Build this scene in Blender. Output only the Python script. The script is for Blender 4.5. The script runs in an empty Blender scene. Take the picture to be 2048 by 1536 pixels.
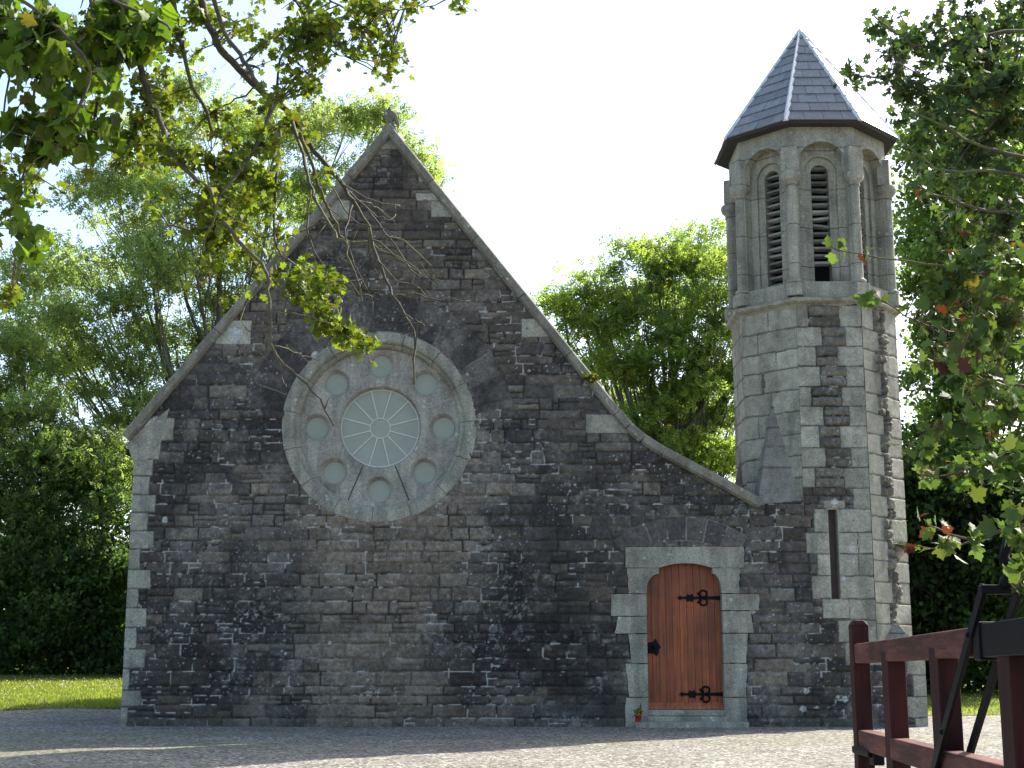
import bpy, bmesh, math, random
import numpy as np
from mathutils import Vector, Matrix
from mathutils.geometry import tessellate_polygon

R_ = math.radians
scene = bpy.context.scene
COL = scene.collection

# ------------------------------------------------------------------ camera
FPX = 2800.0            # focal length in photo pixels (photo 2048 x 1536)
HOR = 1310.0            # row of the horizon in the photo
CZ = 1.0                # camera height above the forecourt
PITCH = math.atan((HOR - 768.0) / FPX)
YW = 20.5               # distance of the west wall of the church
cam_d = bpy.data.cameras.new("camera")
cam_d.sensor_width = 36.0
cam_d.lens = FPX / 2048.0 * 36.0
cam_d.clip_start = 0.05
cam_d.clip_end = 2000.0
cam = bpy.data.objects.new("camera", cam_d)
COL.objects.link(cam)
cam.location = (0, 0, CZ)
cam.rotation_euler = (math.pi / 2 + PITCH, 0, 0)
scene.camera = cam

# ------------------------------------------------------------------ light
SUN_AZ, SUN_EL = R_(48.0), R_(39.0)      # azimuth from +Y towards +X
world = bpy.data.worlds.new("World")
scene.world = world
world.use_nodes = True
wn = world.node_tree.nodes
sky = wn.new("ShaderNodeTexSky")
sky.sky_type = 'NISHITA'
sky.sun_disc = False
sky.sun_elevation = SUN_EL
sky.sun_rotation = SUN_AZ
sky.air_density = 1.0
sky.dust_density = 2.2
sky.ozone_density = 1.0
wn["Background"].inputs[1].default_value = 0.15
world.node_tree.links.new(sky.outputs[0], wn["Background"].inputs[0])
sd = bpy.data.lights.new("sun", 'SUN')
sd.energy = 5.0
sd.angle = R_(0.5)
sd.color = (1.0, 0.95, 0.86)
sun = bpy.data.objects.new("sun", sd)
COL.objects.link(sun)
sdir = Vector((math.sin(SUN_AZ) * math.cos(SUN_EL), math.cos(SUN_AZ) * math.cos(SUN_EL), math.sin(SUN_EL)))
sun.rotation_euler = sdir.to_track_quat('Z', 'Y').to_euler()
sun.location = sdir * 60
scene.view_settings.view_transform = 'Standard'
scene.view_settings.look = 'None'
scene.view_settings.exposure = 1.3
scene.view_settings.gamma = 1.0
scene.cycles.max_bounces = 12
scene.cycles.diffuse_bounces = 7
scene.cycles.transmission_bounces = 6
scene.cycles.use_denoising = True

# ------------------------------------------------------------------ helpers
def P(px, py, Y=YW):
    """the point at distance Y seen at photo pixel px, py"""
    u, v = (px - 1024.0) / FPX, (768.0 - py) / FPX
    c, s = math.cos(PITCH), math.sin(PITCH)
    dx, dy, dz = u, c - v * s, s + v * c
    t = Y / dy
    return Vector((dx * t, Y, CZ + dz * t))

def PX(px, py, Y=YW):
    p = P(px, py, Y)
    return (p.x, p.z)

class MB:
    """collects polygons (and per-vertex colours) and links them as one mesh"""
    def __init__(self):
        self.v, self.f, self.c, self.m, self.n = [], [], [], [], 0
        self.sm = []
    def add(self, verts, faces, col=None, mat=0, smooth=False):
        b = self.n
        verts = [tuple(p) for p in verts]
        self.v.extend(verts)
        self.c.extend([col or (1, 1, 1)] * len(verts))
        for f in faces:
            self.f.append([b + i for i in f])
            self.m.append(mat)
            self.sm.append(smooth)
        self.n += len(verts)
        return b
    def box(self, lo, hi, mat=0, col=None, M=None, taper=None):
        x0, y0, z0 = lo; x1, y1, z1 = hi
        vs = [Vector(p) for p in ((x0,y0,z0),(x1,y0,z0),(x1,y1,z0),(x0,y1,z0),(x0,y0,z1),(x1,y0,z1),(x1,y1,z1),(x0,y1,z1))]
        if M is not None:
            vs = [M @ p for p in vs]
        self.add(vs, [(0,3,2,1),(4,5,6,7),(0,1,5,4),(1,2,6,5),(2,3,7,6),(3,0,4,7)], col, mat)
    def plate(self, outer, holes, M, t, mat=0, col=None, back=True):
        """flat plate in local xz, front at y=0, back at y=t, holes cut through"""
        loops = [[Vector((p[0], p[1], 0)) for p in outer]] + [[Vector((p[0], p[1], 0)) for p in h] for h in holes]
        flat = [p for l in loops for p in l]
        tris = tessellate_polygon(loops)
        fr = [M @ Vector((p.x, 0, p.y)) for p in flat]
        bk = [M @ Vector((p.x, t, p.y)) for p in flat]
        n = len(flat)
        fs = []
        for a, b, c in tris:
            A, B, C = flat[a], flat[b], flat[c]
            ar = (B.x-A.x)*(C.y-A.y)-(B.y-A.y)*(C.x-A.x)
            if abs(ar) < 1e-12: continue
            tri = (a, b, c) if ar > 0 else (a, c, b)
            fs.append(tri)
            if back: fs.append((tri[0]+n, tri[2]+n, tri[1]+n))
        k = 0
        for li, l in enumerate(loops):
            m = len(l)
            area = sum(l[i].x*l[(i+1)%m].y-l[(i+1)%m].x*l[i].y for i in range(m))
            ccw = (area > 0) == (li == 0)
            for i in range(m):
                a, b = k+i, k+(i+1)%m
                fs.append((a, a+n, b+n, b) if ccw else (b, b+n, a+n, a))
            k += m
        self.add(fr+bk, fs, col, mat)
    def lathe(self, prof, n, M, mat=0, col=None, smooth=True, close=True, a0=0.0, a1=2*math.pi):
        """prof of (r, h): round local z"""
        full = abs(a1-a0-2*math.pi) < 1e-6
        cnt = n if full else n+1
        vs = []
        for r, h in prof:
            for i in range(cnt):
                a = a0+(a1-a0)*i/n
                vs.append(M @ Vector((r*math.cos(a), r*math.sin(a), h)))
        fs = []
        for k in range(len(prof)-1):
            for i in range(n):
                j = (i+1) % cnt
                fs.append((k*cnt+i, k*cnt+j, (k+1)*cnt+j, (k+1)*cnt+i))
        if close and full:
            fs.append(tuple(range(cnt-1, -1, -1)))
            fs.append(tuple((len(prof)-1)*cnt+i for i in range(cnt)))
        self.add(vs, fs, col, mat, smooth)
    def tube(self, pts, rad, n=6, mat=0, col=None, cap=True):
        pts = [Vector(p) for p in pts]
        if len(pts) < 2: return
        up = Vector((0.31, 0.22, 0.93)).normalized()
        vs, fs = [], []
        for i, p in enumerate(pts):
            d = (pts[min(i+1, len(pts)-1)]-pts[max(i-1, 0)])
            if d.length < 1e-9: d = Vector((0, 0, 1))
            d.normalize()
            a = d.cross(up)
            if a.length < 1e-3: a = d.cross(Vector((1, 0, 0)))
            a.normalize(); b = a.cross(d)
            r = rad[i] if hasattr(rad, '__len__') else rad
            for k in range(n):
                t = 2*math.pi*k/n
                vs.append(p+(a*math.cos(t)+b*math.sin(t))*r)
        for i in range(len(pts)-1):
            for k in range(n):
                j = (k+1) % n
                fs.append((i*n+k, i*n+j, (i+1)*n+j, (i+1)*n+k))
        if cap:
            fs.append(tuple(range(n-1, -1, -1)))
            fs.append(tuple((len(pts)-1)*n+i for i in range(n)))
        self.add(vs, fs, col, mat, True)
    def build(self, name, mats, parent=None, bevel=0.0):
        me = bpy.data.meshes.new(name)
        me.from_pydata(self.v, [], self.f)
        for m in (mats if isinstance(mats, (list, tuple)) else [mats]):
            me.materials.append(m)
        me.polygons.foreach_set("material_index", self.m)
        me.polygons.foreach_set("use_smooth", self.sm)
        a = me.color_attributes.new("col", 'FLOAT_COLOR', 'POINT')
        arr = np.ones((len(self.v), 4), np.float32)
        if self.v: arr[:, :3] = np.array(self.c, np.float32)
        a.data.foreach_set("color", arr.ravel())
        me.update()
        return link(name, me, parent, bevel)

def link(name, me, parent=None, bevel=0.0):
    o = bpy.data.objects.new(name, me)
    COL.objects.link(o)
    if parent is not None:
        o.parent = parent
        if parent.type == 'EMPTY':
            o.matrix_parent_inverse = Matrix.Translation(-Vector(parent.location))
        else:
            pp = parent.parent
            if pp is not None:
                pass
    if bevel:
        md = o.modifiers.new("bevel", 'BEVEL')
        md.width = bevel; md.segments = 2; md.limit_method = 'ANGLE'; md.angle_limit = R_(40)
    return o

def np_mesh(name, V, F, mats, colors=None, parent=None, smooth=True):
    """V (n,3), F list of (m,k) int arrays with equal k"""
    me = bpy.data.meshes.new(name)
    if not isinstance(F, (list, tuple)): F = [F]
    F = [f for f in F if len(f)]
    nl = sum(f.size for f in F); nf = sum(len(f) for f in F)
    me.vertices.add(len(V)); me.loops.add(nl); me.polygons.add(nf)
    me.vertices.foreach_set("co", np.ascontiguousarray(V, np.float32).ravel())
    me.loops.foreach_set("vertex_index", np.concatenate([f.ravel() for f in F]).astype(np.int32))
    st, k0 = [], 0
    for f in F:
        st.append(k0+np.arange(len(f))*f.shape[1]); k0 += f.size
    me.polygons.foreach_set("loop_start", np.concatenate(st).astype(np.int32))
    me.update(calc_edges=True)
    if smooth:
        me.polygons.foreach_set("use_smooth", np.ones(nf, bool))
    for m in (mats if isinstance(mats, (list, tuple)) else [mats]):
        me.materials.append(m)
    if colors is not None:
        a = me.color_attributes.new("col", 'FLOAT_COLOR', 'POINT')
        arr = np.ones((len(V), 4), np.float32); arr[:, :3] = colors
        a.data.foreach_set("color", arr.ravel())
    me.validate()
    return link(name, me, parent)

def empty(name, loc, label, cat, group=None):
    o = bpy.data.objects.new(name, None)
    COL.objects.link(o)
    o.location = loc
    o.empty_display_size = 0.2
    return tag(o, label, cat, group)

def tag(o, label=None, cat=None, group=None, kind=None):
    if label: o["label"] = label
    if cat: o["category"] = cat
    if group: o["group"] = group
    if kind: o["kind"] = kind
    return o

_TAB = np.random.RandomState(7).rand(256, 256).astype(np.float32)
def vnoise(x, y, scale, seed=0):
    x = np.asarray(x)*scale+seed*17.31; y = np.asarray(y)*scale+seed*9.73
    xi = np.floor(x).astype(int); yi = np.floor(y).astype(int)
    fx = x-xi; fy = y-yi
    fx = fx*fx*(3-2*fx); fy = fy*fy*(3-2*fy)
    a = _TAB[xi & 255, yi & 255]; b = _TAB[(xi+1) & 255, yi & 255]
    c = _TAB[xi & 255, (yi+1) & 255]; d = _TAB[(xi+1) & 255, (yi+1) & 255]
    return (a*(1-fx)+b*fx)*(1-fy)+(c*(1-fx)+d*fx)*fy
def fbm(x, y, scale, seed=0, o=4, g=0.5):
    s, a, t = 0, 1.0, 0
    for k in range(o):
        s = s+a*vnoise(x, y, scale*2**k, seed+k*3); t += a; a *= g
    return s/t
def sstep(a, b, x):
    t = np.clip((x-a)/(b-a), 0, 1)
    return t*t*(3-2*t)
def in_poly(x, y, poly):
    ins = np.zeros(x.shape, bool)
    n = len(poly)
    for i in range(n):
        x0, y0 = poly[i]; x1, y1 = poly[(i+1) % n]
        if y0 == y1: continue
        c = ((y0 > y) != (y1 > y)) & (x < (x1-x0)*(y-y0)/(y1-y0)+x0)
        ins ^= c
    return ins

# ------------------------------------------------------------------ materials
def mat(name):
    m = bpy.data.materials.new(name)
    m.use_nodes = True
    return m, m.node_tree.nodes, m.node_tree.links, m.node_tree.nodes["Principled BSDF"]
def nd(N, t, **kw):
    n = N.new(t)
    for k, v in kw.items():
        if k in n.inputs.keys(): n.inputs[k].default_value = v
        else: setattr(n, k, v)
    return n
def ramp(N, stops):
    r = N.new("ShaderNodeValToRGB")
    e = r.color_ramp.elements
    while len(e) < len(stops): e.new(0.5)
    for i, (p, c) in enumerate(stops):
        e[i].position = p
        e[i].color = (c[0], c[1], c[2], 1) if hasattr(c, '__len__') else (c, c, c, 1)
    return r
def noise(N, L, scale, detail=6, rough=0.6, coord=None, dist=0.0):
    n = nd(N, "ShaderNodeTexNoise", Scale=scale, Detail=detail, Roughness=rough, Distortion=dist)
    if coord is None:
        coord = N.new("ShaderNodeTexCoord").outputs["Object"]
    L.new(coord, n.inputs["Vector"])
    return n
def mixc(N, L, fac, a, b, mode='MIX'):
    m = N.new("ShaderNodeMix"); m.data_type = 'RGBA'; m.blend_type = mode
    for sock, val in ((m.inputs[0], fac), (m.inputs[6], a), (m.inputs[7], b)):
        if hasattr(val, 'is_linked') or hasattr(val, 'links'): L.new(val, sock)
        elif hasattr(val, '__len__'): sock.default_value = (*val[:3], 1)
        else: sock.default_value = val
    return m.outputs[2]
def bump(N, L, b, h, strength=0.4, dist=0.01):
    bp = nd(N, "ShaderNodeBump", Strength=strength, Distance=dist)
    L.new(h, bp.inputs["Height"]); L.new(bp.outputs[0], b.inputs["Normal"])
    return bp

def m_masonry():
    m, N, L, b = mat("masonry")
    at = N.new("ShaderNodeAttribute"); at.attribute_name = "col"
    tc = N.new("ShaderNodeTexCoord").outputs["Object"]
    n1 = noise(N, L, 60, 4, 0.7, tc)
    n2 = noise(N, L, 9, 5, 0.65, tc)
    r1 = ramp(N, [(0.3, 0.55), (0.7, 1.45)]); L.new(n1.outputs[0], r1.inputs[0])
    r2 = ramp(N, [(0.3, 0.75), (0.7, 1.25)]); L.new(n2.outputs[0], r2.inputs[0])
    c = mixc(N, L, 1.0, at.outputs[0], r1.outputs[0], 'MULTIPLY')
    c = mixc(N, L, 1.0, c, r2.outputs[0], 'MULTIPLY')
    L.new(c, b.inputs["Base Color"])
    b.inputs["Roughness"].default_value = 0.88
    b.inputs["Specular IOR Level"].default_value = 0.25
    bump(N, L, b, n1.outputs[0], 0.5, 0.006)
    return m

def m_granite(name="granite", base=(0.315, 0.305, 0.240), joints=0.0, warm=0.0):
    m, N, L, b = mat(name)
    tc = N.new("ShaderNodeTexCoord").outputs["Object"]
    sp = noise(N, L, 140, 2, 0.8, tc)
    r = ramp(N, [(0.32, 0.62), (0.5, 1.0), (0.68, 1.3)]); L.new(sp.outputs[0], r.inputs[0])
    big = noise(N, L, 2.3, 6, 0.65, tc)
    rb = ramp(N, [(0.3, tuple(x*0.62 for x in base)), (0.5, base), (0.72, tuple(x*1.18+warm for x in base))])
    L.new(big.outputs[0], rb.inputs[0])
    c = mixc(N, L, 1.0, rb.outputs[0], r.outputs[0], 'MULTIPLY')
    md_ = noise(N, L, 42, 5, 0.75, tc)
    rmd = ramp(N, [(0.33, 0.58), (0.5, 1.0), (0.68, 1.32)]); L.new(md_.outputs[0], rmd.inputs[0])
    c = mixc(N, L, 1.0, c, rmd.outputs[0], 'MULTIPLY')
    # lichen spots
    vo = nd(N, "ShaderNodeTexVoronoi", Scale=7.0); L.new(tc, vo.inputs["Vector"])
    rv = ramp(N, [(0.13, 1.0), (0.21, 0.0)]); L.new(vo.outputs["Distance"], rv.inputs[0])
    ms = noise(N, L, 1.3, 2, 0.5, tc)
    rm = ramp(N, [(0.45, 0.0), (0.56, 0.8)]); L.new(ms.outputs[0], rm.inputs[0])
    mm = nd(N, "ShaderNodeMath", operation='MULTIPLY'); L.new(rv.outputs[0], mm.inputs[0]); L.new(rm.outputs[0], mm.inputs[1])
    c = mixc(N, L, mm.outputs[0], c, (0.46, 0.47, 0.43))
    # grime streaks, stretched down
    mp = nd(N, "ShaderNodeMapping"); mp.inputs["Scale"].default_value = (6, 6, 0.7); L.new(tc, mp.inputs[0])
    st = noise(N, L, 1.0, 5, 0.6, mp.outputs[0])
    rs = ramp(N, [(0.42, 0.62), (0.6, 1.0)]); L.new(st.outputs[0], rs.inputs[0])
    c = mixc(N, L, 0.75, c, rs.outputs[0], 'MULTIPLY')
    h = sp.outputs[0]
    if joints:
        sx = N.new("ShaderNodeSeparateXYZ"); L.new(tc, sx.inputs[0])
        md = nd(N, "ShaderNodeMath", operation='MODULO'); md.inputs[1].default_value = joints
        L.new(sx.outputs[2], md.inputs[0])
        rj = ramp(N, [(0.010/joints*joints, 0.3), (0.016, 1.0)]); L.new(md.outputs[0], rj.inputs[0])
        c = mixc(N, L, 1.0, c, rj.outputs[0], 'MULTIPLY')
    L.new(c, b.inputs["Base Color"])
    b.inputs["Roughness"].default_value = 0.85
    b.inputs["Specular IOR Level"].default_value = 0.3
    bump(N, L, b, h, 0.35, 0.006)
    return m

def m_simple(name, col, rough=0.6, var=0.25, scale=20, spec=0.4, metal=0.0, bmp=0.2):
    m, N, L, b = mat(name)
    n = noise(N, L, scale, 6, 0.65)
    r = ramp(N, [(0.3, tuple(c*(1-var) for c in col)), (0.7, tuple(c*(1+var) for c in col))])
    L.new(n.outputs[0], r.inputs[0]); L.new(r.outputs[0], b.inputs["Base Color"])
    b.inputs["Roughness"].default_value = rough
    b.inputs["Specular IOR Level"].default_value = spec
    b.inputs["Metallic"].default_value = metal
    if bmp: bump(N, L, b, n.outputs[0], bmp, 0.005)
    return m

def m_wood(name, c0, c1, rough=0.5, zscale=(40, 40, 1.2), spec=0.4):
    m, N, L, b = mat(name)
    tc = N.new("ShaderNodeTexCoord").outputs["Object"]
    mp = nd(N, "ShaderNodeMapping"); mp.inputs["Scale"].default_value = zscale; L.new(tc, mp.inputs[0])
    n = noise(N, L, 1.0, 9, 0.75, mp.outputs[0], 0.5)
    big = noise(N, L, 1.8, 4, 0.6, tc)
    r = ramp(N, [(0.36, c0), (0.64, c1)]); L.new(n.outputs[0], r.inputs[0])
    rb = ramp(N, [(0.3, 0.55), (0.7, 1.3)]); L.new(big.outputs[0], rb.inputs[0])
    at = N.new("ShaderNodeAttribute"); at.attribute_name = "col"
    c = mixc(N, L, 1.0, r.outputs[0], rb.outputs[0], 'MULTIPLY')
    c = mixc(N, L, 1.0, c, at.outputs[0], 'MULTIPLY')
    L.new(c, b.inputs["Base Color"])
    b.inputs["Roughness"].default_value = rough
    b.inputs["Specular IOR Level"].default_value = spec
    bump(N, L, b, n.outputs[0], 0.25, 0.003)
    return m

def m_leaf(name, trans=0.45, rough=0.45, tint=(1.25, 1.25, 0.5), spec=0.3):
    m, N, L, b = mat(name)
    at = N.new("ShaderNodeAttribute"); at.attribute_name = "col"
    L.new(at.outputs[0], b.inputs["Base Color"])
    b.inputs["Roughness"].default_value = rough
    b.inputs["Specular IOR Level"].default_value = spec
    tr = N.new("ShaderNodeBsdfTranslucent")
    c = mixc(N, L, 1.0, at.outputs[0], tint, 'MULTIPLY')
    L.new(c, tr.inputs[0])
    mx = nd(N, "ShaderNodeMixShader"); mx.inputs[0].default_value = trans
    L.new(b.outputs[0], mx.inputs[1]); L.new(tr.outputs[0], mx.inputs[2])
    L.new(mx.outputs[0], N["Material Output"].inputs["Surface"])
    return m

def m_bark(name, col, moss=(0.10, 0.12, 0.03), scale=30):
    m, N, L, b = mat(name)
    tc = N.new("ShaderNodeTexCoord").outputs["Object"]
    n = noise(N, L, scale, 6, 0.7, tc)
    r = ramp(N, [(0.3, tuple(c*0.5 for c in col)), (0.65, tuple(c*1.3 for c in col))]); L.new(n.outputs[0], r.inputs[0])
    ms = noise(N, L, scale*0.15, 4, 0.6, tc)
    rm = ramp(N, [(0.5, 0.0), (0.62, 0.8)]); L.new(ms.outputs[0], rm.inputs[0])
    L.new(mixc(N, L, rm.outputs[0], r.outputs[0], moss), b.inputs["Base Color"])
    b.inputs["Roughness"].default_value = 0.9
    bump(N, L, b, n.outputs[0], 0.6, 0.01)
    return m

def m_slate():
    m, N, L, b = mat("slate")
    at = N.new("ShaderNodeAttribute"); at.attribute_name = "col"
    n = noise(N, L, 14, 6, 0.65)
    r = ramp(N, [(0.3, 0.7), (0.7, 1.3)]); L.new(n.outputs[0], r.inputs[0])
    L.new(mixc(N, L, 1.0, at.outputs[0], r.outputs[0], 'MULTIPLY'), b.inputs["Base Color"])
    b.inputs["Roughness"].default_value = 0.42
    b.inputs["Specular IOR Level"].default_value = 0.6
    bump(N, L, b, n.outputs[0], 0.25, 0.004)
    return m

def m_gravel():
    m, N, L, b = mat("gravel")
    tc = N.new("ShaderNodeTexCoord").outputs["Object"]
    vo = nd(N, "ShaderNodeTexVoronoi", Scale=38.0); L.new(tc, vo.inputs["Vector"])
    sx = N.new("ShaderNodeSeparateColor"); L.new(vo.outputs["Color"], sx.inputs[0])
    r = ramp(N, [(0.0, (0.035, 0.033, 0.030)), (0.45, (0.16, 0.147, 0.119)), (0.8, (0.26, 0.24, 0.195)), (1.0, (0.50, 0.47, 0.40))])
    L.new(sx.outputs[0], r.inputs[0])
    n2 = noise(N, L, 90, 3, 0.7, tc)
    rn = ramp(N, [(0.3, 0.6), (0.7, 1.4)]); L.new(n2.outputs[0], rn.inputs[0])
    c = mixc(N, L, 1.0, r.outputs[0], rn.outputs[0], 'MULTIPLY')
    vo2 = nd(N, "ShaderNodeTexVoronoi", Scale=17.0); L.new(tc, vo2.inputs["Vector"])
    s2 = N.new("ShaderNodeSeparateColor"); L.new(vo2.outputs["Color"], s2.inputs[0])
    r2 = ramp(N, [(0.0, 0.8), (0.6, 1.0), (1.0, 1.22)]); L.new(s2.outputs[1], r2.inputs[0])
    c = mixc(N, L, 1.0, c, r2.outputs[0], 'MULTIPLY')
    n3 = noise(N, L, 1.1, 7, 0.7, tc)
    rr = ramp(N, [(0.3, 0.72), (0.7, 1.15)]); L.new(n3.outputs[0], rr.inputs[0])
    c = mixc(N, L, 1.0, c, rr.outputs[0], 'MULTIPLY')
    at = N.new("ShaderNodeAttribute"); at.attribute_name = "col"     # moss amount in red
    sc = N.new("ShaderNodeSeparateColor"); L.new(at.outputs[0], sc.inputs[0])
    nm = noise(N, L, 16, 5, 0.75, tc)
    rm = ramp(N, [(0.42, 0.0), (0.62, 1.0)]); L.new(nm.outputs[0], rm.inputs[0])
    mu = nd(N, "ShaderNodeMath", operation='MULTIPLY'); L.new(sc.outputs[0], mu.inputs[0]); L.new(rm.outputs[0], mu.inputs[1])
    mossc = mixc(N, L, n2.outputs[0], (0.075, 0.085, 0.022), (0.17, 0.165, 0.055))
    c = mixc(N, L, mu.outputs[0], c, mossc)
    L.new(c, b.inputs["Base Color"])
    b.inputs["Roughness"].default_value = 0.9
    b.inputs["Specular IOR Level"].default_value = 0.2
    bump(N, L, b, vo.outputs["Distance"], -0.9, 0.02)
    return m

def m_lawn():
    m, N, L, b = mat("lawn")
    tc = N.new("ShaderNodeTexCoord").outputs["Object"]
    n = noise(N, L, 30, 5, 0.7, tc); n2 = noise(N, L, 0.9, 5, 0.6, tc)
    r = ramp(N, [(0.3, (0.10, 0.13, 0.03)), (0.7, (0.19, 0.21, 0.055))]); L.new(n.outputs[0], r.inputs[0])
    rr = ramp(N, [(0.3, 0.75), (0.7, 1.25)]); L.new(n2.outputs[0], rr.inputs[0])
    L.new(mixc(N, L, 1.0, r.outputs[0], rr.outputs[0], 'MULTIPLY'), b.inputs["Base Color"])
    b.inputs["Roughness"].default_value = 0.8
    bump(N, L, b, n.outputs[0], 0.8, 0.03)
    return m

def m_sidestone():
    m, N, L, b = mat("rubble_side")
    tc = N.new("ShaderNodeTexCoord").outputs["Object"]
    mp = nd(N, "ShaderNodeMapping"); mp.inputs["Rotation"].default_value = (R_(90), 0, R_(90)); L.new(tc, mp.inputs[0])
    br = nd(N, "ShaderNodeTexBrick"); L.new(mp.outputs[0], br.inputs["Vector"])
    br.inputs["Color1"].default_value = (0.06, 0.06, 0.062, 1); br.inputs["Color2"].default_value = (0.11, 0.10, 0.095, 1)
    br.inputs["Mortar"].default_value = (0.16, 0.155, 0.145, 1)
    br.inputs["Scale"].default_value = 1.0; br.inputs["Mortar Size"].default_value = 0.008
    br.inputs["Brick Width"].default_value = 0.48; br.inputs["Row Height"].default_value = 0.19
    n = noise(N, L, 12, 6, 0.7, tc); r = ramp(N, [(0.3, 0.6), (0.7, 1.4)]); L.new(n.outputs[0], r.inputs[0])
    L.new(mixc(N, L, 1.0, br.outputs[0], r.outputs[0], 'MULTIPLY'), b.inputs["Base Color"])
    b.inputs["Roughness"].default_value = 0.9
    bump(N, L, b, n.outputs[0], 0.6, 0.02)
    return m

MASON = m_masonry()
GRAN = m_granite()
COPE = m_granite("coping_granite", (0.225, 0.212, 0.165))
GRANJ = m_granite("belfry_granite", (0.335, 0.32, 0.250), 0.62)
TRAC = m_granite("tracery_stone", (0.335, 0.312, 0.262), 0, 0.0)
SIDE = m_sidestone()
SLATE = m_slate()
LEAD = m_simple("lead_flashing", (0.62, 0.62, 0.60), 0.35, 0.12, 8, 0.6)
GLASS = m_simple("frosted_pane", (0.27, 0.29, 0.235), 0.5, 0.10, 3.0, 0.5, 0, 0.0)
CAME = m_simple("glazing_came", (0.50, 0.50, 0.43), 0.6, 0.15, 40)
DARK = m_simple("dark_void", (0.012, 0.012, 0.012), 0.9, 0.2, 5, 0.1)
SLITB = m_simple("slit_board", (0.055, 0.035, 0.03), 0.5, 0.4, 6, 0.4)
MORT = m_simple("joint_mortar", (0.05, 0.05, 0.048), 0.9, 0.3, 40, 0.2)
PALE = m_simple("pale_joint", (0.34, 0.32, 0.28), 0.9, 0.2, 40, 0.2)
DOORW = m_wood("door_oak", (0.125, 0.027, 0.008), (0.34, 0.086, 0.021), 0.45)
IRON = m_simple("black_iron", (0.005, 0.005, 0.006), 0.5, 0.5, 60, 0.10, 0.0, 0.3)
GATEW = m_wood("gate_wood", (0.035, 0.011, 0.009), (0.17, 0.058, 0.042), 0.62, (30, 2.0, 30), 0.15)
POSTW = m_wood("gate_post_wood", (0.022, 0.006, 0.006), (0.055, 0.013, 0.011), 0.62, (30, 30, 2.0), 0.15)
LOUV = m_wood("louvre_wood", (0.10, 0.10, 0.09), (0.34, 0.335, 0.30), 0.85, (3, 3, 60), 0.2)
GRAVEL = m_gravel()
LAWN = m_lawn()
LEAF = m_leaf("leaf", 0.55, 0.5, (1.35, 1.3, 0.42), 0.25)
LEAFD = m_leaf("leaf_far", 0.72, 0.5, (1.38, 1.45, 0.72), 0.25)
BARK = m_bark("bark", (0.075, 0.062, 0.045), (0.10, 0.10, 0.025))
BARKF = m_bark("bark_far", (0.11, 0.10, 0.08), (0.07, 0.08, 0.03), 8)
TERRA = m_simple("red_pot", (0.30, 0.035, 0.025), 0.6, 0.3, 30)
# ------------------------------------------------------------------ terrain
def ground_z(x, y):
    x = np.asarray(x, float); y = np.asarray(y, float)
    z = 0.033*np.clip(y-25.0, 0, 13)
    z = z-0.5*sstep(9.5, 4.5, y)
    return z

def sheet(name, xs, ys, dz, material, mask=None, colfn=None, kind='structure', bumpy=0.0):
    X, Y = np.meshgrid(xs, ys)
    Z = ground_z(X, Y)+dz+bumpy*(fbm(X, Y, 1.2, 5)-0.5)
    V = np.stack([X, Y, Z], -1).reshape(-1, 3)
    ny, nx = X.shape
    idx = np.arange(ny*nx).reshape(ny, nx)
    F = np.stack([idx[:-1, :-1], idx[:-1, 1:], idx[1:, 1:], idx[1:, :-1]], -1).reshape(-1, 4)
    if mask is not None:
        k = mask(X, Y).reshape(-1)
        F = F[k[F].all(1)]
    c = np.zeros((len(V), 3), np.float32)
    if colfn is not None: c[:] = colfn(X, Y).reshape(-1, 1)
    o = np_mesh(name, V, F, material, c)
    o["kind"] = kind
    return o

def moss(X, Y):
    m = sstep(0.38, 0.56, fbm(X, Y*1.8, 0.8, 21, 6, .62))
    w = sstep(-1.0, -5.0, X)*sstep(20.3, 17.5, Y)*1.0+0.35*sstep(19, 17.5, Y)*sstep(15.0, 16.0, Y)
    return np.clip(m*w*1.15, 0, 0.85)
gx = np.concatenate([np.linspace(-500, -14, 24)[:-1], np.arange(-14, 14, 0.12), np.linspace(14, 500, 24)])
gy = np.concatenate([np.linspace(-60, 2, 8)[:-1], np.arange(2, 32, 0.12), np.linspace(32, 900, 30)])
sheet("ground", gx, gy, 0.0, GRAVEL, None, moss, 'structure', 0.03)
def lawn_mask(X, Y):
    edge = 26.0+np.clip((X+8)*0.12, -2, 0.3)+0.9*(fbm(X, Y, 1.3, 9)-0.5)
    edge = np.where(X > 3, 24.3+0.5*(fbm(X, Y, 0.8, 9)-0.5), edge)
    return Y > edge
sheet("lawn", np.concatenate([np.linspace(-120, -16, 12)[:-1], np.arange(-16, 20, 0.12), np.linspace(20, 120, 12)]),
      np.concatenate([np.arange(23.4, 40, 0.1), np.linspace(40, 160, 12)]), 0.008, LAWN, lawn_mask, None, 'structure', 0.03)

# ------------------------------------------------------------------ the church
church = empty("church", (0, YW, 0), "dark rubble stone chapel with rose window, wooden door and octagonal bell tower", "church")
rnd = random.Random(11)
nrs = np.random.RandomState(5)

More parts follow.
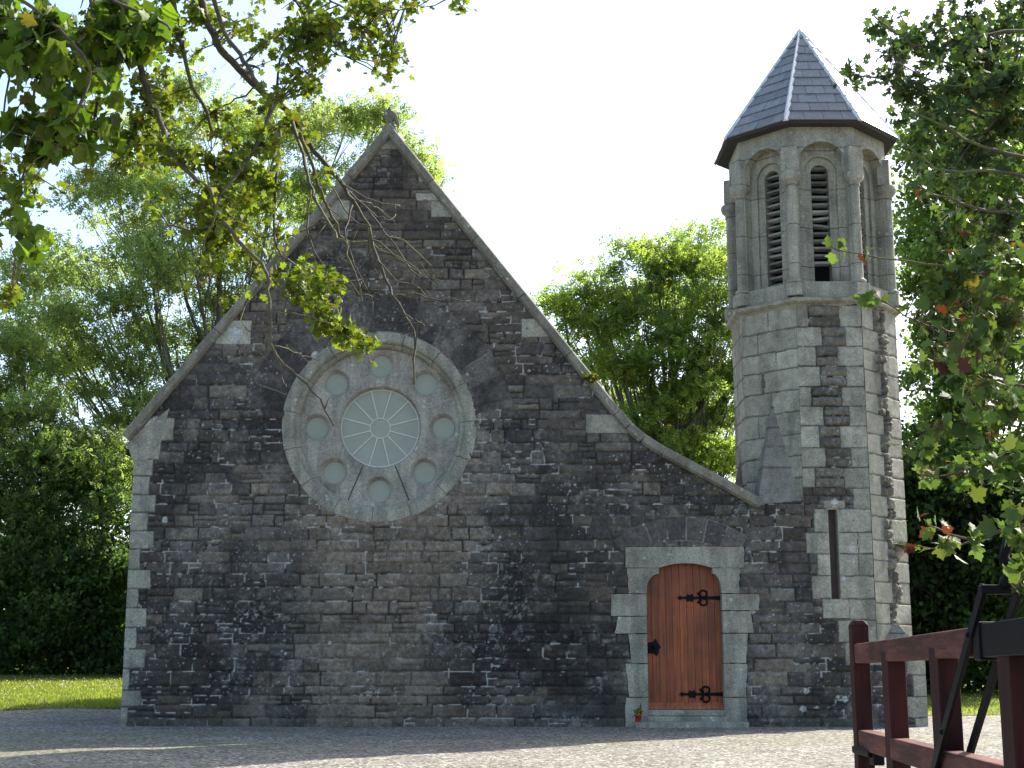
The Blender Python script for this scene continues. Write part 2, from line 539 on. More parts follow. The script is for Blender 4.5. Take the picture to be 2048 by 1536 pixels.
# outline of the west wall in wall coordinates (x, z)
GAB = [(247, 872), (779, 252), (1240, 822), (1262, 848), (1290, 872), (1330, 897), (1440, 955), (1520, 1000)]
GABW = [PX(*p) for p in GAB]
TX, TY, TR = 4.765, None, 1.265            # tower axis and circumradius
TA = TR*math.cos(R_(22.5))               # apothem
TY = YW+TA
HS = TR*math.sin(R_(22.5))               # half a face
FXL, FXR = TX-HS, TX+HS                  # front face edges
SQL, SQR = TX-TA, TX+TA                  # square base edges
ZC = PX(1660, 612)[1]                    # under the string course
ZSQ = PX(1530, 1000)[1]                  # top of the square base at left
ZSR = 1.02
XL = PX(258, 1100)[0]
ROSE = PX(758, 852); RR = 1.44
DO = dict(l=PX(1295, 1300)[0], r=PX(1446, 1300)[0], b=PX(1370, 1421)[1], s=PX(1370, 1182)[1], sh=PX(1370, 1147)[1],
          hl=PX(1318, 1140)[0], hr=PX(1424, 1140)[0], ht=PX(1370, 1136)[1], hm=PX(1370, 1126)[1])
SL = (PX(1659, 1110)[0], PX(1677, 1110)[0], PX(1668, 1198)[1], PX(1668, 1019)[1])

DBLOCKS = []
C_DARK, C_PURP, C_BRN, C_GREY = np.array((.066, .060, .054)), np.array((.104, .092, .081)), np.array((.182, .150, .113)), np.array((.150, .140, .115))
C_GRAN = np.array((.295, .285, .225))

# ---- door surround, blocks
def W(*pts): return [PX(*p) for p in pts]
l, r, b, s, sh = DO['l'], DO['r'], DO['b'], DO['s'], DO['sh']
def qcurve(x0, x1, z0, z1, n=8):
    """convex shoulder from (x0, z0) up and in to (x1, z1)"""
    return [(x1+(x0-x1)*math.cos(math.pi/2*i/n), z0+(z1-z0)*math.sin(math.pi/2*i/n)) for i in range(n+1)]
zz = lambda y: PX(1370, y)[1]
xx = lambda x, y=1250: PX(x, y)[0]
arcp = [(DO['hl']+(DO['hr']-DO['hl'])*i/10, DO['ht']+(DO['hm']-DO['ht'])*math.sin(math.pi*i/10)) for i in range(11)]
zj = zz(1136)
blocks = [
    [(xx(1250, 1115), zj), (xx(1250, 1115), zz(1094)), (xx(1488, 1115), zz(1093)), (xx(1487, 1115), zj), (DO['hr'], zj)]+arcp[::-1]+[(DO['hl'], zj)],
    [(xx(1257, 1160), zz(1187)), (xx(1254, 1160), zj), (DO['hl'], zj), (DO['hl'], sh)]+qcurve(l, DO['hl'], s, sh)[::-1]+[(l, zz(1187))],
    [(xx(1222), zz(1232)), (xx(1222), zz(1188)), (l, zz(1188)), (l, zz(1232))],
    [(xx(1228), zz(1267)), (xx(1236), zz(1233)), (l, zz(1233)), (l, zz(1267))],
    [(xx(1262), zz(1326)), (xx(1256), zz(1268)), (l, zz(1268)), (l, zz(1326))],
    [(xx(1256), zz(1394)), (xx(1249), zz(1327)), (l, zz(1327)), (l, zz(1394))],
    [(xx(1246), -.1), (xx(1249), zz(1395)), (l, zz(1395)), (l, -.1)],
    [(r, zz(1187))]+qcurve(r, DO['hr'], s, sh)+[(DO['hr'], sh), (DO['hr'], zj), (xx(1480, 1160), zj), (xx(1478, 1160), zz(1187))],
    [(r, zz(1221)), (r, zz(1188)), (xx(1520), zz(1188)), (xx(1519), zz(1221))],
    [(r, zz(1266)), (r, zz(1222)), (xx(1503), zz(1222)), (xx(1507), zz(1266))],
    [(r, zz(1326)), (r, zz(1267)), (xx(1495), zz(1267)), (xx(1490), zz(1326))],
    [(r, zz(1394)), (r, zz(1327)), (xx(1492), zz(1327)), (xx(1488), zz(1394))],
    [(r, -.1), (r, zz(1395)), (xx(1490), zz(1395)), (xx(1488), -.1)],
]
DBLOCKS = blocks

class Layout:
    """stone rectangles rastered over a wall face"""
    def __init__(self, u0, u1, v0, v1, cell=0.006):
        self.u0, self.v0, self.cell = u0, v0, cell
        self.nu, self.nv = int((u1-u0)/cell)+2, int((v1-v0)/cell)+2
        self.lab = np.full((self.nv, self.nu), -1, np.int32)
        self.rc, self.typ, self.rn = [], [], []
    def rect(self, a, b, c, d, typ):
        i = len(self.rc)
        self.rc.append((a, b, c, d)); self.typ.append(typ); self.rn.append([rnd.random() for _ in range(5)])
        f = lambda x, o: max(0, int(round((x-o)/self.cell)))
        self.lab[f(c, self.v0):f(d, self.v0), f(a, self.u0):f(b, self.u0)] = i
    def rubble(self, u0, u1, v0, v1, hmin=0.12, hmax=0.21, lmin=0.20, lmax=0.60, typ=0):
        v = v0
        while v < v1-0.02:
            h = rnd.uniform(hmin, hmax)
            if v+h > v1-hmin*0.6: h = v1-v
            u = u0-rnd.uniform(0, lmin)
            while u < u1:
                l = rnd.uniform(lmin, lmax)
                if u1-(u+l) < lmin*0.5: l = u1-u+0.01
                k = rnd.random()
                if k < 0.16 and h > 0.17:
                    q = v+h*rnd.uniform(0.38, 0.62)
                    self.rect(max(u, u0), u+l, v, q, typ); self.rect(max(u, u0), u+l, q, v+h, typ)
                elif k < 0.26:
                    q = u+l*rnd.uniform(0.3, 0.7); s = v+h*rnd.uniform(0.4, 0.6)
                    self.rect(max(u, u0), q, v, v+h, typ); self.rect(q, u+l, v, s, typ); self.rect(q, u+l, s, v+h, typ)
                else:
                    self.rect(max(u, u0), u+l, v, v+h+(rnd.uniform(0, 0.03) if rnd.random() < .3 else 0), typ)
                u += l
            v += h
    def sample(self, U, V, warp=0.010):
        wu = U+warp*(fbm(U, V, 9, 31, 3)-0.5)*2; wv = V+warp*(fbm(U, V, 7, 47, 3)-0.5)*2
        i = np.clip(((wu-self.u0)/self.cell).astype(int), 0, self.nu-1); j = np.clip(((wv-self.v0)/self.cell).astype(int), 0, self.nv-1)
        lab = np.maximum(self.lab[j, i], 0)
        rc = np.array(self.rc)[lab]; typ = np.array(self.typ)[lab]; rn = np.array(self.rn)[lab]
        d = np.minimum(np.minimum(wu-rc[..., 0], rc[..., 1]-wu), np.minimum(wv-rc[..., 2], rc[..., 3]-wv))
        return lab, typ, rn, d, (wu-rc[..., 0])/(rc[..., 1]-rc[..., 0])-.5, (wv-rc[..., 2])/(rc[..., 3]-rc[..., 2])-.5

def wall_surface(U, V, lay, zone=None, seed=0, fleck=1.0, rough=1.0, point=1.0):
    """height and colour of a masonry face: typ 0 rubble, 1 dressed granite, 2 rock-faced block"""
    lab, typ, rn, d, fu, fv = lay.sample(U, V)
    gran = typ == 1
    rock = np.abs(fbm(U, V, 7, 60+seed, 4, .55)-.5)*2
    rock2 = fbm(U, V, 22, 70+seed, 3)
    edge = sstep(0.0, 0.045, d)
    hr = (0.004+rn[..., 0]*0.022*rough+edge*0.012*rough+(rock*0.020+(rock2-.5)*0.014)*edge*rough
          +(rn[..., 1]-.5)*0.03*fu*rough+(rn[..., 2]-.3)*0.03*fv*rough)
    hr = np.where(typ == 2, hr+0.02+0.035*rock*edge, hr)
    hg = 0.022+(fbm(U, V, 30, 80+seed, 2)-.5)*0.004+rn[..., 0]*0.006
    h = np.where(gran, hg, hr)
    jw = np.where(gran, 0.0065, 0.006)+0.003*(fbm(U, V, 5, 90, 2)-.5)
    joint = sstep(jw+0.006, jw-0.001, d)
    # colour of each stone
    z = zone if zone is not None else (0*U, 0*U)
    t = rn[..., 3]
    c = C_DARK+(C_PURP-C_DARK)*sstep(.2, .7, t)[..., None]
    c = c+(C_GREY-c)*(sstep(.62, 1.0, t)*0.8)[..., None]
    c = c+(C_BRN-c)*(sstep(.76, 1.0, rn[..., 4])*0.6)[..., None]
    blot = sstep(.44, .66, fbm(U, V, 1.1, 3+seed, 5, .6))
    c = c*(0.60+0.66*blot)[..., None]
    zb, zd = z[0], z[1]
    c = c+((C_BRN*(0.7+.5*t[..., None]))-c)*(zb*0.9)[..., None]
    c = c*(1-0.42*zd)[..., None]
    blk = (typ == 2)[..., None]
    c = np.where(blk, (np.array((.125, .115, .092))*(.65+.8*t[..., None])), c)
    # small weathering inside a stone
    c = c*(0.45+1.1*fbm(U, V, 22, 15+seed, 4, .75))[..., None]
    # pale crust
    crust = sstep(.55, .74, fbm(U, V, 14, 120+seed, 4, .7))*sstep(.46, .66, fbm(U, V, 1.6, 130+seed, 3))
    c = c+(np.array((.24, .24, .225))-c)*(crust*0.55*fleck)[..., None]
    g = C_GRAN*(0.82+.36*rn[..., 3:4])*(0.86+.28*fbm(U, V, 3, 140+seed, 4)[..., None])
    g = g*(1-0.33*sstep(.5, .72, fbm(U, V*.35, 4, 150+seed, 4))[..., None]) 
    g = g+(np.array((.25, .24, .19))-g)*(0.35*rn[..., 4:5]*(rn[..., 4:5] > .7))
    c = np.where(gran[..., None], g, c)
    # pointing: mostly lost, white where it survives
    kept = sstep(.50, .60, fbm(U, V, 2.2, 160+seed, 4, .65))*sstep(.42, .58, vnoise(U, V, 14, 170+seed))*point
    jc = np.array((.040, .040, .040))+(np.array((.36, .35, .32))-.04)*kept[..., None]
    jc = np.where(gran[..., None], np.array((.075, .073, .065))*(0.6+vnoise(U, V, 6, 5)[..., None]), jc)
    lost = np.where(gran, 1.0, np.clip(.25+.75*kept+.8*sstep(.45, .65, vnoise(U, V, 3.1, 190+seed)), 0, 1))
    c = c+(jc-c)*(joint*lost)[..., None]
    h = h*(1-joint)+joint*np.where(gran, 0.008, np.where(kept > .5, 0.012, 0.006-0.014*sstep(.4, .6, vnoise(U, V, 3.1, 190+seed))))
    return h, c, gran

def splat(U0, V0, step, C, pts):
    """lichen specks: (u, v, r, colour)"""
    nv, nu = C.shape[:2]
    for u, v, r, col in pts:
        i0, i1 = int((u-r-U0)/step), int((u+r-U0)/step)+2
        j0, j1 = int((v-r-V0)/step), int((v+r-V0)/step)+2
        i0, j0 = max(i0, 0), max(j0, 0); i1, j1 = min(i1, nu), min(j1, nv)
        if i0 >= i1 or j0 >= j1: continue
        uu = U0+step*np.arange(i0, i1)[None, :]; vv = V0+step*np.arange(j0, j1)[:, None]
        rr = np.sqrt((uu-u)**2+(vv-v)**2)*(0.8+.5*vnoise(uu+0*vv, vv+0*uu, 60, 3))
        w = (sstep(r, r*.72, rr))[..., None]
        C[j0:j1, i0:i1] = C[j0:j1, i0:i1]*(1-w)+np.array(col)*w

def face_mesh(u0, u1, v0, v1, step, lay, M, keep, zone=None, seed=0, fleck=1.0, rough=1.0, point=1.0, extra=None, specks=None):
    us = np.arange(u0, u1+step, step); vs = np.arange(v0, v1+step, step)
    U, V = np.meshgrid(us, vs)
    U = U.astype(np.float32); V = V.astype(np.float32)
    k = keep(U, V)
    zn = zone(U, V) if zone else None
    h, c, g = wall_surface(U, V, lay, zn, seed, fleck, rough, point)
    if extra: h, c = extra(U, V, h, c)
    if specks: splat(u0, v0, step, c, specks(U, V))
    nv, nu = U.shape
    idx = np.arange(nv*nu).reshape(nv, nu)
    F = np.stack([idx[:-1, :-1], idx[:-1, 1:], idx[1:, 1:], idx[1:, :-1]], -1).reshape(-1, 4)
    F = F[k.reshape(-1)[F].all(1)]
    L = np.stack([U, -h, V, np.ones_like(U)], -1).reshape(-1, 4)
    W = (L @ np.array(M).T)[:, :3]
    used = np.unique(F)
    re = np.full(len(W), -1); re[used] = np.arange(len(used))
    return W[used], re[F], c.reshape(-1, 3)[used]

def join_np(parts):
    V, F, C, b = [], [], [], 0
    for v, f, c in parts:
        V.append(v); F.append(f+b); C.append(c); b += len(v)
    return np.concatenate(V), np.concatenate(F), np.concatenate(C)

# ---- layout of the west wall
lay = Layout(-5.8, 6.3, -0.2, 9.3)
lay.rubble(-5.8, 6.3, -0.2, 9.3)
# granite quoins at the left corner, traced courses
qy = [868, 882, 919, 952, 990, 1025, 1062, 1098, 1139, 1178, 1216, 1255, 1298, 1337, 1380, 1414, 1462]
qx = [349, 312, 299, 294, 308, 294, 308, 283, 305, 283, 301, 283, 302, 273, 298, 274]
lay.rect(-5.8, PX(349, 850)[0], PX(349, 882)[1], PX(349, 836)[1], 1)
for i, x in enumerate(qx):
    if i == 0: continue
    lay.rect(-5.8, PX(x, 1100)[0], PX(x, qy[i+1])[1], PX(x, qy[i])[1], 1)
# granite blocks bonded under the coping
for a, b, c, d in ((862, 402, 960, 436), (1042, 638, 1140, 676), (1170, 828, 1260, 868), (745, 268, 822, 300), (836, 352, 862, 366),
                   (832, 386, 880, 402), (640, 400, 700, 440), (430, 640, 505, 690)):
    p, q = PX(a, d), PX(c, b)
    lay.rect(p[0], q[0], p[1], q[1], 1)
# dressed stone of the tower front
zrow = PX(1600, 612)[1]
k = 0
rows = []
while zrow > PX(1600, 1240)[1]:
    h = rnd.uniform(.29, .34)
    lo = zrow-h
    if lo > ZSQ-0.1:
        a = (.26, .46, .32, .42)[k % 4]+rnd.uniform(-.04, .04); 
        lay.rect(FXL-.1, FXL+a*0.8, lo, zrow, 1)
        lay.rect(FXL+a*.8, FXR, lo, lo+h*.5, 2); lay.rect(FXL+a*.8, FXR, lo+h*.5, zrow, 2)
    b = (.36, .24, .40, .27)[k % 4]+rnd.uniform(-.03, .03)
    lay.rect(FXR-b, FXR+.2, lo, zrow, 1)
    zrow = lo; k += 1
for y0, y1, xl in ((1018, 1065, 1628), (1065, 1108, 1612), (1108, 1152, 1634), (1152, 1198, 1624)):
    p, q = PX(xl, y1), PX(1668, y0); lay.rect(p[0], q[0], p[1], q[1], 1)
    sp = rnd.choice((1708, 1716, 1760))
    p, q = PX(1668, y1), PX(sp, y0); lay.rect(p[0], q[0], p[1], q[1], 1)
    p, q = PX(sp, y1), PX(1790, y0); lay.rect(p[0], q[0], p[1], q[1], 1)
p, q = PX(1645, 1238), PX(1698, 1198); lay.rect(p[0], q[0], p[1], q[1], 1)
p, q = PX(1646, 1018), PX(1690, 1000); lay.rect(p[0], q[0], p[1], q[1], 1)
p, q = PX(1698, 1240), PX(1790, 1198); lay.rect(p[0], q[0], p[1], q[1], 1)
p, q = PX(1676, 1285), PX(1790, 1240); lay.rect(p[0], q[0], p[1], q[1], 1)
p, q = PX(1690, 1330), PX(1790, 1285); lay.rect(p[0], q[0], p[1], q[1], 1)
for i in range(4):      # corner of the square base
    lay.rect(SQR-(.28, .2, .3, .2)[i], SQR+.3, 1.02-.3*(i+1), 1.02-.3*i, 1)

WALLPOLY = [(XL, -.15), (XL, PX(258, 895)[1]), (GABW[0][0]+.12, GABW[0][1]-.08)]+[(x, z-.06) for x, z in GABW[1:]]+[(FXL-.011, ZSQ), (FXL-.011, ZC+.03), (FXR+.011, ZC+.03), (FXR+.011, ZSR), (SQR, ZSR), (SQR, -.15)]
DSUR = [PX(*p) for p in ((1246, 1475), (1250, 1395), (1258, 1330), (1226, 1267), (1224, 1187), (1252, 1136), (1252, 1096), (1486, 1096), (1486, 1136), (1480, 1187), (1518, 1190), (1503, 1266), (1493, 1330), (1489, 1475))]
def keep_west(U, V):
    k = in_poly(U, V, WALLPOLY)
    k &= (U-ROSE[0])**2+(V-ROSE[1])**2 > (RR-.03)**2
    k &= ~((U > DO['l']-.06) & (U < DO['r']+.06) & (V < DO['ht']+.1))
    k &= ~((U > SL[0]+.006) & (U < SL[1]-.006) & (V > SL[2]+.006) & (V < SL[3]-.006))
    return k
def zone_west(U, V):
    n = (fbm(U, V, 1.3, 200, 5)-.5)*1.5
    a, b = PX(640, 1430), PX(900, 1045)
    brown = sstep(.75, .05, np.maximum(np.abs(U-(a[0]+b[0])/2)-(b[0]-a[0])/2, np.abs(V-(a[1]+b[1])/2)-(b[1]-a[1])/2)+n*.8)
    brown = np.maximum(brown, .55*sstep(.1, .6, fbm(U, V, .7, 220, 3)-.38+.25*(V > 5)))
    c0 = PX(1040, 1280)
    dk = sstep(1.5, .4, np.hypot((U-c0[0])/1.1, (V-c0[1]))+n*.8)
    c1 = PX(480, 1260)
    dk = np.maximum(dk, .8*sstep(1.5, .5, np.hypot((U-c1[0])/1.1, (V-c1[1])/1.0)+n*.8))
    dk = np.maximum(dk, .55*sstep(.3, .55, fbm(U, V, .9, 240, 4)-.1)*(V > 3.5))
    return brown*(1-dk), dk
def extra_west(U, V, h, c):
    # relieving arch of radial stones over the rose
    du, dv = U-ROSE[0], V-ROSE[1]
    r = np.hypot(du, dv); a = np.arctan2(dv, du)+.02*(fbm(U, V, 6, 9)-.5)
    w = R_(11.5)
    m = (r > RR+.02) & (r < RR+.56) & (a > R_(8)) & (a < R_(172))
    fa = (a/w) % 1.0
    d = np.minimum(np.minimum(fa, 1-fa)*w*r, RR+.56-r)
    idn = np.floor(a/w)
    t = vnoise(idn*3.7, idn*0+2.2, 1, 4)
    rr = np.abs(fbm(U, V, 8, 260, 4)-.5)*2
    hh = .006+.010*t+.008*sstep(0, .04, d)+.020*rr
    cc = (C_DARK+(C_PURP*1.1-C_DARK)*t[..., None])*(.55+.8*sstep(.44, .66, fbm(U, V, 1.1, 3, 5, .6)))[..., None]*(0.45+1.1*fbm(U, V, 22, 270, 4, .75)[..., None])
    crust = sstep(.55, .74, fbm(U, V, 14, 120, 4, .7))*sstep(.46, .66, fbm(U, V, 1.6, 130, 3))
    cc = cc+(np.array((.24, .24, .225))-cc)*(crust*.5)[..., None]
    j = sstep(.010, .005, d)*sstep(.48, .60, fbm(U, V, 3, 280, 3))
    cc = cc+(np.array((.24, .23, .21))-cc)*(j*.75)[..., None]
    h = np.where(m, hh*(1-j)+.006*j, h); c = np.where(m[..., None], cc, c)
    # flat relieving arch above the door head
    ap = PX(1370, 1260); du, dv = U-ap[0], V-ap[1]
    r = np.hypot(du, dv); a = np.arctan2(dv, du)
    r0 = PX(1370, 1085)[1]-ap[1]; w = R_(11)
    m = (r > r0+.03) & (r < r0+.38) & (a > R_(52)) & (a < R_(128))
    fa = (a/w) % 1.0; d = np.minimum(np.minimum(fa, 1-fa)*w*r, np.minimum(r-r0-.03, r0+.38-r))
    t = vnoise(np.floor(a/w)*5.1, a*0+7.2, 1, 4)
    hh = .006+.02*t+.01*sstep(0, .04, d)+.018*rr
    cc = (C_DARK+(C_PURP*1.2-C_DARK)*t[..., None])*(0.5+1.0*fbm(U, V, 22, 290, 4, .75)[..., None])
    j = sstep(.012, .006, d)*sstep(.42, .5, fbm(U, V, 4, 281, 3))
    cc = cc+(np.array((.26, .26, .25))-cc)*(j*.8)[..., None]
    h = np.where(m, hh*(1-j)+.006*j, h); c = np.where(m[..., None], cc, c)
    for bl_ in DBLOCKS:
        h = np.where(in_poly(U, V, bl_), -.01, h)
    # green-grey damp band low on the wall
    g = sstep(.45, .0, V)*sstep(.42, .6, fbm(U, V, 2.5, 300, 4))
    c = c+(np.array((.085, .085, .066))-c)*(g*.5)[..., None]
    return h, c
def specks_west(U, V):
    out = []
    for _ in range(14000):
        u, v = nrs.uniform(XL, SQR), nrs.uniform(0, 9)
        w = float(fbm(np.array(u), np.array(v), 1.2, 310, 4))
        if w < .40+.16*nrs.rand(): continue
        r = nrs.uniform(.004, .012) if nrs.rand() < .9 else nrs.uniform(.012, .024)
        b = nrs.uniform(.12, .36)
        out.append((u, v, r, (b, b, b*.95)))
    for px, py, r in ((1440, 1112, .06), (1505, 1222, .05), (1498, 1255, .055), (1478, 1329, .055), (1268, 1338, .06), (1669, 1003, .06), (1704, 1098, .055), (1686, 1157, .045),
                      (1612, 1382, .05), (1606, 1418, .055), (1690, 1398, .05), (1676, 1394, .03), (300, 852, .09), (312, 838, .05), (470, 668, .13), (330, 1040, .05), (258, 1277, .03), (255, 1298, .025),
                      (700, 385, .05), (660, 1285, .03), (630, 710, .06), (1460, 1252, .05), (1285, 1350, .03)):
        u, v = PX(px, py); out.append((u, v, r, (.40, .41, .38)))
    return out

parts = [face_mesh(-5.7, 6.12, -.12, 9.1, 0.0125, lay, Matrix.Translation((0, YW, 0)), keep_west, zone_west, 0, 1.0, 1.0, 1.0, extra_west, specks_west)]
V_, F_, C_ = join_np(parts)
west = np_mesh("gable_wall", V_, F_, MASON, C_, church)

# ---- tower faces
def tface(k):
    """matrix of octagon face k (0 = front, + to the right): u along the face, v up"""
    a = R_(45*k)
    n = Vector((math.sin(a), -math.cos(a), 0)); u = Vector((math.cos(a), math.sin(a), 0))
    o = Vector((TX, TY, 0))+n*TA
    M = Matrix.Identity(4)
    M.col[0] = (*u, 0); M.col[1] = (*(-n), 0); M.col[2] = (0, 0, 1, 0); M.col[3] = (*o, 1)
    return M
fparts = []
for k in (-3, -2, -1, 1, 2, 3):
    zb = -.1 if k in (-3, 3) else (2.9 if k < 0 else .7)
    l2 = Layout(-.6, .6, zb-.2, ZC+.3)
    l2.rubble(-.6, .6, zb-.2, ZC+.3, .12, .2, .2, .4, 2 if k > 0 else 0)
    z = ZC+.02; q = 0
    while z > zb:
        h = rnd.uniform(.29, .35)
        wl, wr = ((.52, .50), (.30, .74), (.62, .42), (.36, .62))[q % 4] if k < 0 else ((.36, .38), (.47, .33), (.36, .45), (.45, .36))[q % 4]
        wl += rnd.uniform(-.04, .04); wr += rnd.uniform(-.04, .04)
        lay_t = 1
        l2.rect(-.7, -HS+wl, z-h, z, 1); l2.rect(HS-wr, .7, z-h, z, 1)
        z -= h; q += 1
    fparts.append(face_mesh(-HS-.012, HS+.012, zb, ZC+.03, .0155, l2, tface(k), lambda U, V: np.abs(U) < HS+.02, None, 10+k*7, .8, 1.0 if k < 0 else 1.7, .4))
V_, F_, C_ = join_np(fparts)
np_mesh("tower_shaft", V_, F_, MASON, C_, church)
mb = MB()
def octa(r, z, cut=0.0):
    return [Vector((TX+r*math.sin(R_(22.5+45*i)), TY-r*math.cos(R_(22.5+45*i)), z)) for i in range(8)]
a, b = octa(TR-.36, -.1), octa(TR-.36, ZC)
mb.add(a+b, [(i, (i+1) % 8, 8+(i+1) % 8, 8+i) for i in range(8)])
# flank of the square base
mb.box((SQR-.3, YW+.02, -.1), (SQR-.004, TY+TA, ZSR-.02)); mb.box((SQL+.02, YW+.05, -.1), (FXL+.02, TY+.3, ZSQ-.02))
mb.build("tower_core", GRAN, church)

def broach(cx, cy, e1, e2, z0, z1, seed, tone):
    """stone stop between a square corner and the octagon: corner (cx, cy), ends e1, e2, apex on the middle of their face"""
    C = Vector((cx, cy, z0)); A = Vector((*e1, z0)); B = Vector((*e2, z0))
    ap = Vector(((e1[0]+e2[0])/2, (e1[1]+e2[1])/2, z1))
    vs, fs, cs = [], [], []
    n = 60
    for s, (p, q) in enumerate(((A, C), (C, B))):
        g = []
        for i in range(n+1):
            for j in range(n+1):
                t = i/n; w = j/n
                g.append((p*(1-w)+q*w)*(1-t)+ap*t)
        g = np.array([tuple(x) for x in g])
        U = g[:, 0]+g[:, 1]; Vv = g[:, 2]
        nrm = np.array(((q-p).cross(ap-p)).normalized())
        h = .012*(fbm(U, Vv, 12, seed, 4)-.3)
        jz = np.abs(((Vv-z0)/.31+0.0) % 1.0); jd = np.minimum(jz, 1-jz)*.31
        j = sstep(.014, .006, jd)
        g = g+nrm[None, :]*(h*(1-j)-.004*j)[:, None]
        c = np.array(tone)[None, :]*(.6+.8*fbm(U, Vv, 6, seed+3, 5)[:, None])
        c = c*(1-.55*j[:, None])
        idx = np.arange((n+1)**2).reshape(n+1, n+1)
        f = np.stack([idx[:-1, :-1], idx[:-1, 1:], idx[1:, 1:], idx[1:, :-1]], -1).reshape(-1, 4)
        vs.append(g); fs.append(f); cs.append(c)
    return join_np(list(zip(vs, fs, cs)))
bl = broach(SQL, YW, (FXL+.02, YW-.01), (SQL, TY-HS), ZSQ-.12, PX(1545, 790, YW+.4)[1], 400, (.185, .175, .148))
br = broach(SQR, YW, (FXR, YW-.02), (SQR+.01, TY-HS), ZSR-.02, PX(1780, 1238, YW+.4)[1], 410, (.175, .168, .140))
bl2 = broach(SQL-.25, TY+.4, (SQL, TY-HS), (SQL, TY+HS), ZSQ-.3, ZSQ+.9, 420, (.12, .11, .10))
for q_ in (bl, br, bl2): np_mesh("broach_stop", *q_[:2], MASON, q_[2], church)

# string course and pedestal band
def ring8(mb, prof, mat=0, col=None):
    """prof of (circumradius, z) round the tower"""
    loops = [octa(r, z) for r, z in prof]
    n = len(loops)
    vs = [p for l in loops for p in l]
    fs = []
    for k in range(n-1):
        for i in range(8):
            j = (i+1) % 8
            fs.append((k*8+i, k*8+j, (k+1)*8+j, (k+1)*8+i))
    mb.add(vs, fs, col, mat)
ZB = ZC+.145          # top of the string course
mb = MB()
ring8(mb, [(TR-.06, ZC-.03), (TR+.015, ZC-.03), (TR+.05, ZC+.02), (TR+.13, ZC+.055), (TR+.14, ZC+.10), (TR+.03, ZB), (TR-.3, ZB+.005)])
mb.build("string_course", GRAN, church, .008)

# ---- belfry stage
RB = TR-.005; AB = RB*math.cos(R_(22.5)); HB = RB*math.sin(R_(22.5))
ZE = PX(1640, 243, TY-AB-.1)[1]          # eaves
ZSILL = ZB+.26
def bface(k, inset=0.0):
    M = tface(k).copy()
    n = Vector((math.sin(R_(45*k)), -math.cos(R_(45*k)), 0))
    M.translation = Vector((TX, TY, 0))+n*(AB-inset)
    return M
def arch(w, z0, zs, n=14):
    """round headed opening, counter-clockwise"""
    r = w/2
    return [(-r, z0), (r, z0)]+[(r*math.cos(math.pi*i/n), zs+r*math.sin(math.pi*i/n)) for i in range(n+1)]
ZSP = PX(1640, 330, TY-AB)[1]            # springing of the outer arch
ZLS = PX(1640, 338, TY-AB)[1]
W1, W2 = .76, .27
mb = MB()
for k in range(8):
    rect = [(-HB, ZB), (HB, ZB), (HB, ZE), (-HB, ZE)]
    mb.plate(rect, [arch(W1, ZSILL-.02, ZSP)], bface(k), .15)
    inn = [(-W1/2-.02, ZSILL-.04), (W1/2+.02, ZSILL-.04), (W1/2+.02, ZSP+W1/2+.02), (-W1/2-.02, ZSP+W1/2+.02)]
    mb.plate(inn, [arch(W2+.24, ZSILL, ZLS)], bface(k, .153), .05)
    inn2 = [(-W2/2-.16, ZSILL-.03), (W2/2+.16, ZSILL-.03), (W2/2+.16, ZLS+W2/2+.17), (-W2/2-.16, ZLS+W2/2+.17)]
    mb.plate(inn2, [arch(W2, ZSILL+.01, ZLS)], bface(k, .195), .2)
    # voussoir moulding round the outer arch
    for i in range(12):
        a0, a1 = math.pi*i/12, math.pi*(i+1)/12
        r0, r1 = W1/2, W1/2+.055
        pts = [(r0*math.cos(a0), ZSP+r0*math.sin(a0)), (r1*math.cos(a0), ZSP+r1*math.sin(a0)), (r1*math.cos(a1), ZSP+r1*math.sin(a1)), (r0*math.cos(a1), ZSP+r0*math.sin(a1))]
        mb.plate(pts, [], bface(k, -.018), .016)
mb.build("belfry_stage", GRANJ, church)
# corner columns with bulbous capitals
ZCAP = PX(1580, 365, TY-RB)[1]
for i in range(8):
    ang = R_(22.5+45*i)
    dx, dy = math.sin(ang), -math.cos(ang)
    mb = MB()
    M = Matrix.Translation((TX+dx*(RB-.005), TY+dy*(RB-.005), 0))
    r = .080
    mb.lathe([(r, ZB+.26), (r*.97, ZCAP-.01)], 16, M, close=False)
    mb.lathe([(r+.005, ZB+.20), (r+.035, ZB+.215), (r+.042, ZB+.24), (r+.025, ZB+.262), (r+.012, ZB+.27), (r, ZB+.285)], 16, M, close=False)
    mb.lathe([(r+.004, ZCAP-.035), (r+.022, ZCAP-.022), (r+.004, ZCAP-.008), (r+.02, ZCAP+.03), (r+.062, ZCAP+.07), (r+.078, ZCAP+.12), (r+.074, ZCAP+.17), (r+.05, ZCAP+.2)], 16, M, close=True)
    R = Matrix.Translation((TX, TY, 0)) @ Matrix.Rotation(ang, 4, 'Z') @ Matrix.Translation((0, -RB+.005, 0))
    mb.box((-.118, -.118, ZB+.004), (.118, .12, ZB+.20), M=R)
    mb.plate([(-.135, ZCAP+.195), (.135, ZCAP+.195), (.135, ZSP+.2), (.10, ZSP+.30), (-.10, ZSP+.30), (-.135, ZSP+.2)], [], R @ Matrix.Translation((0, -.075, 0)), .19)
    mb.build("column", GRANJ, church, .012)
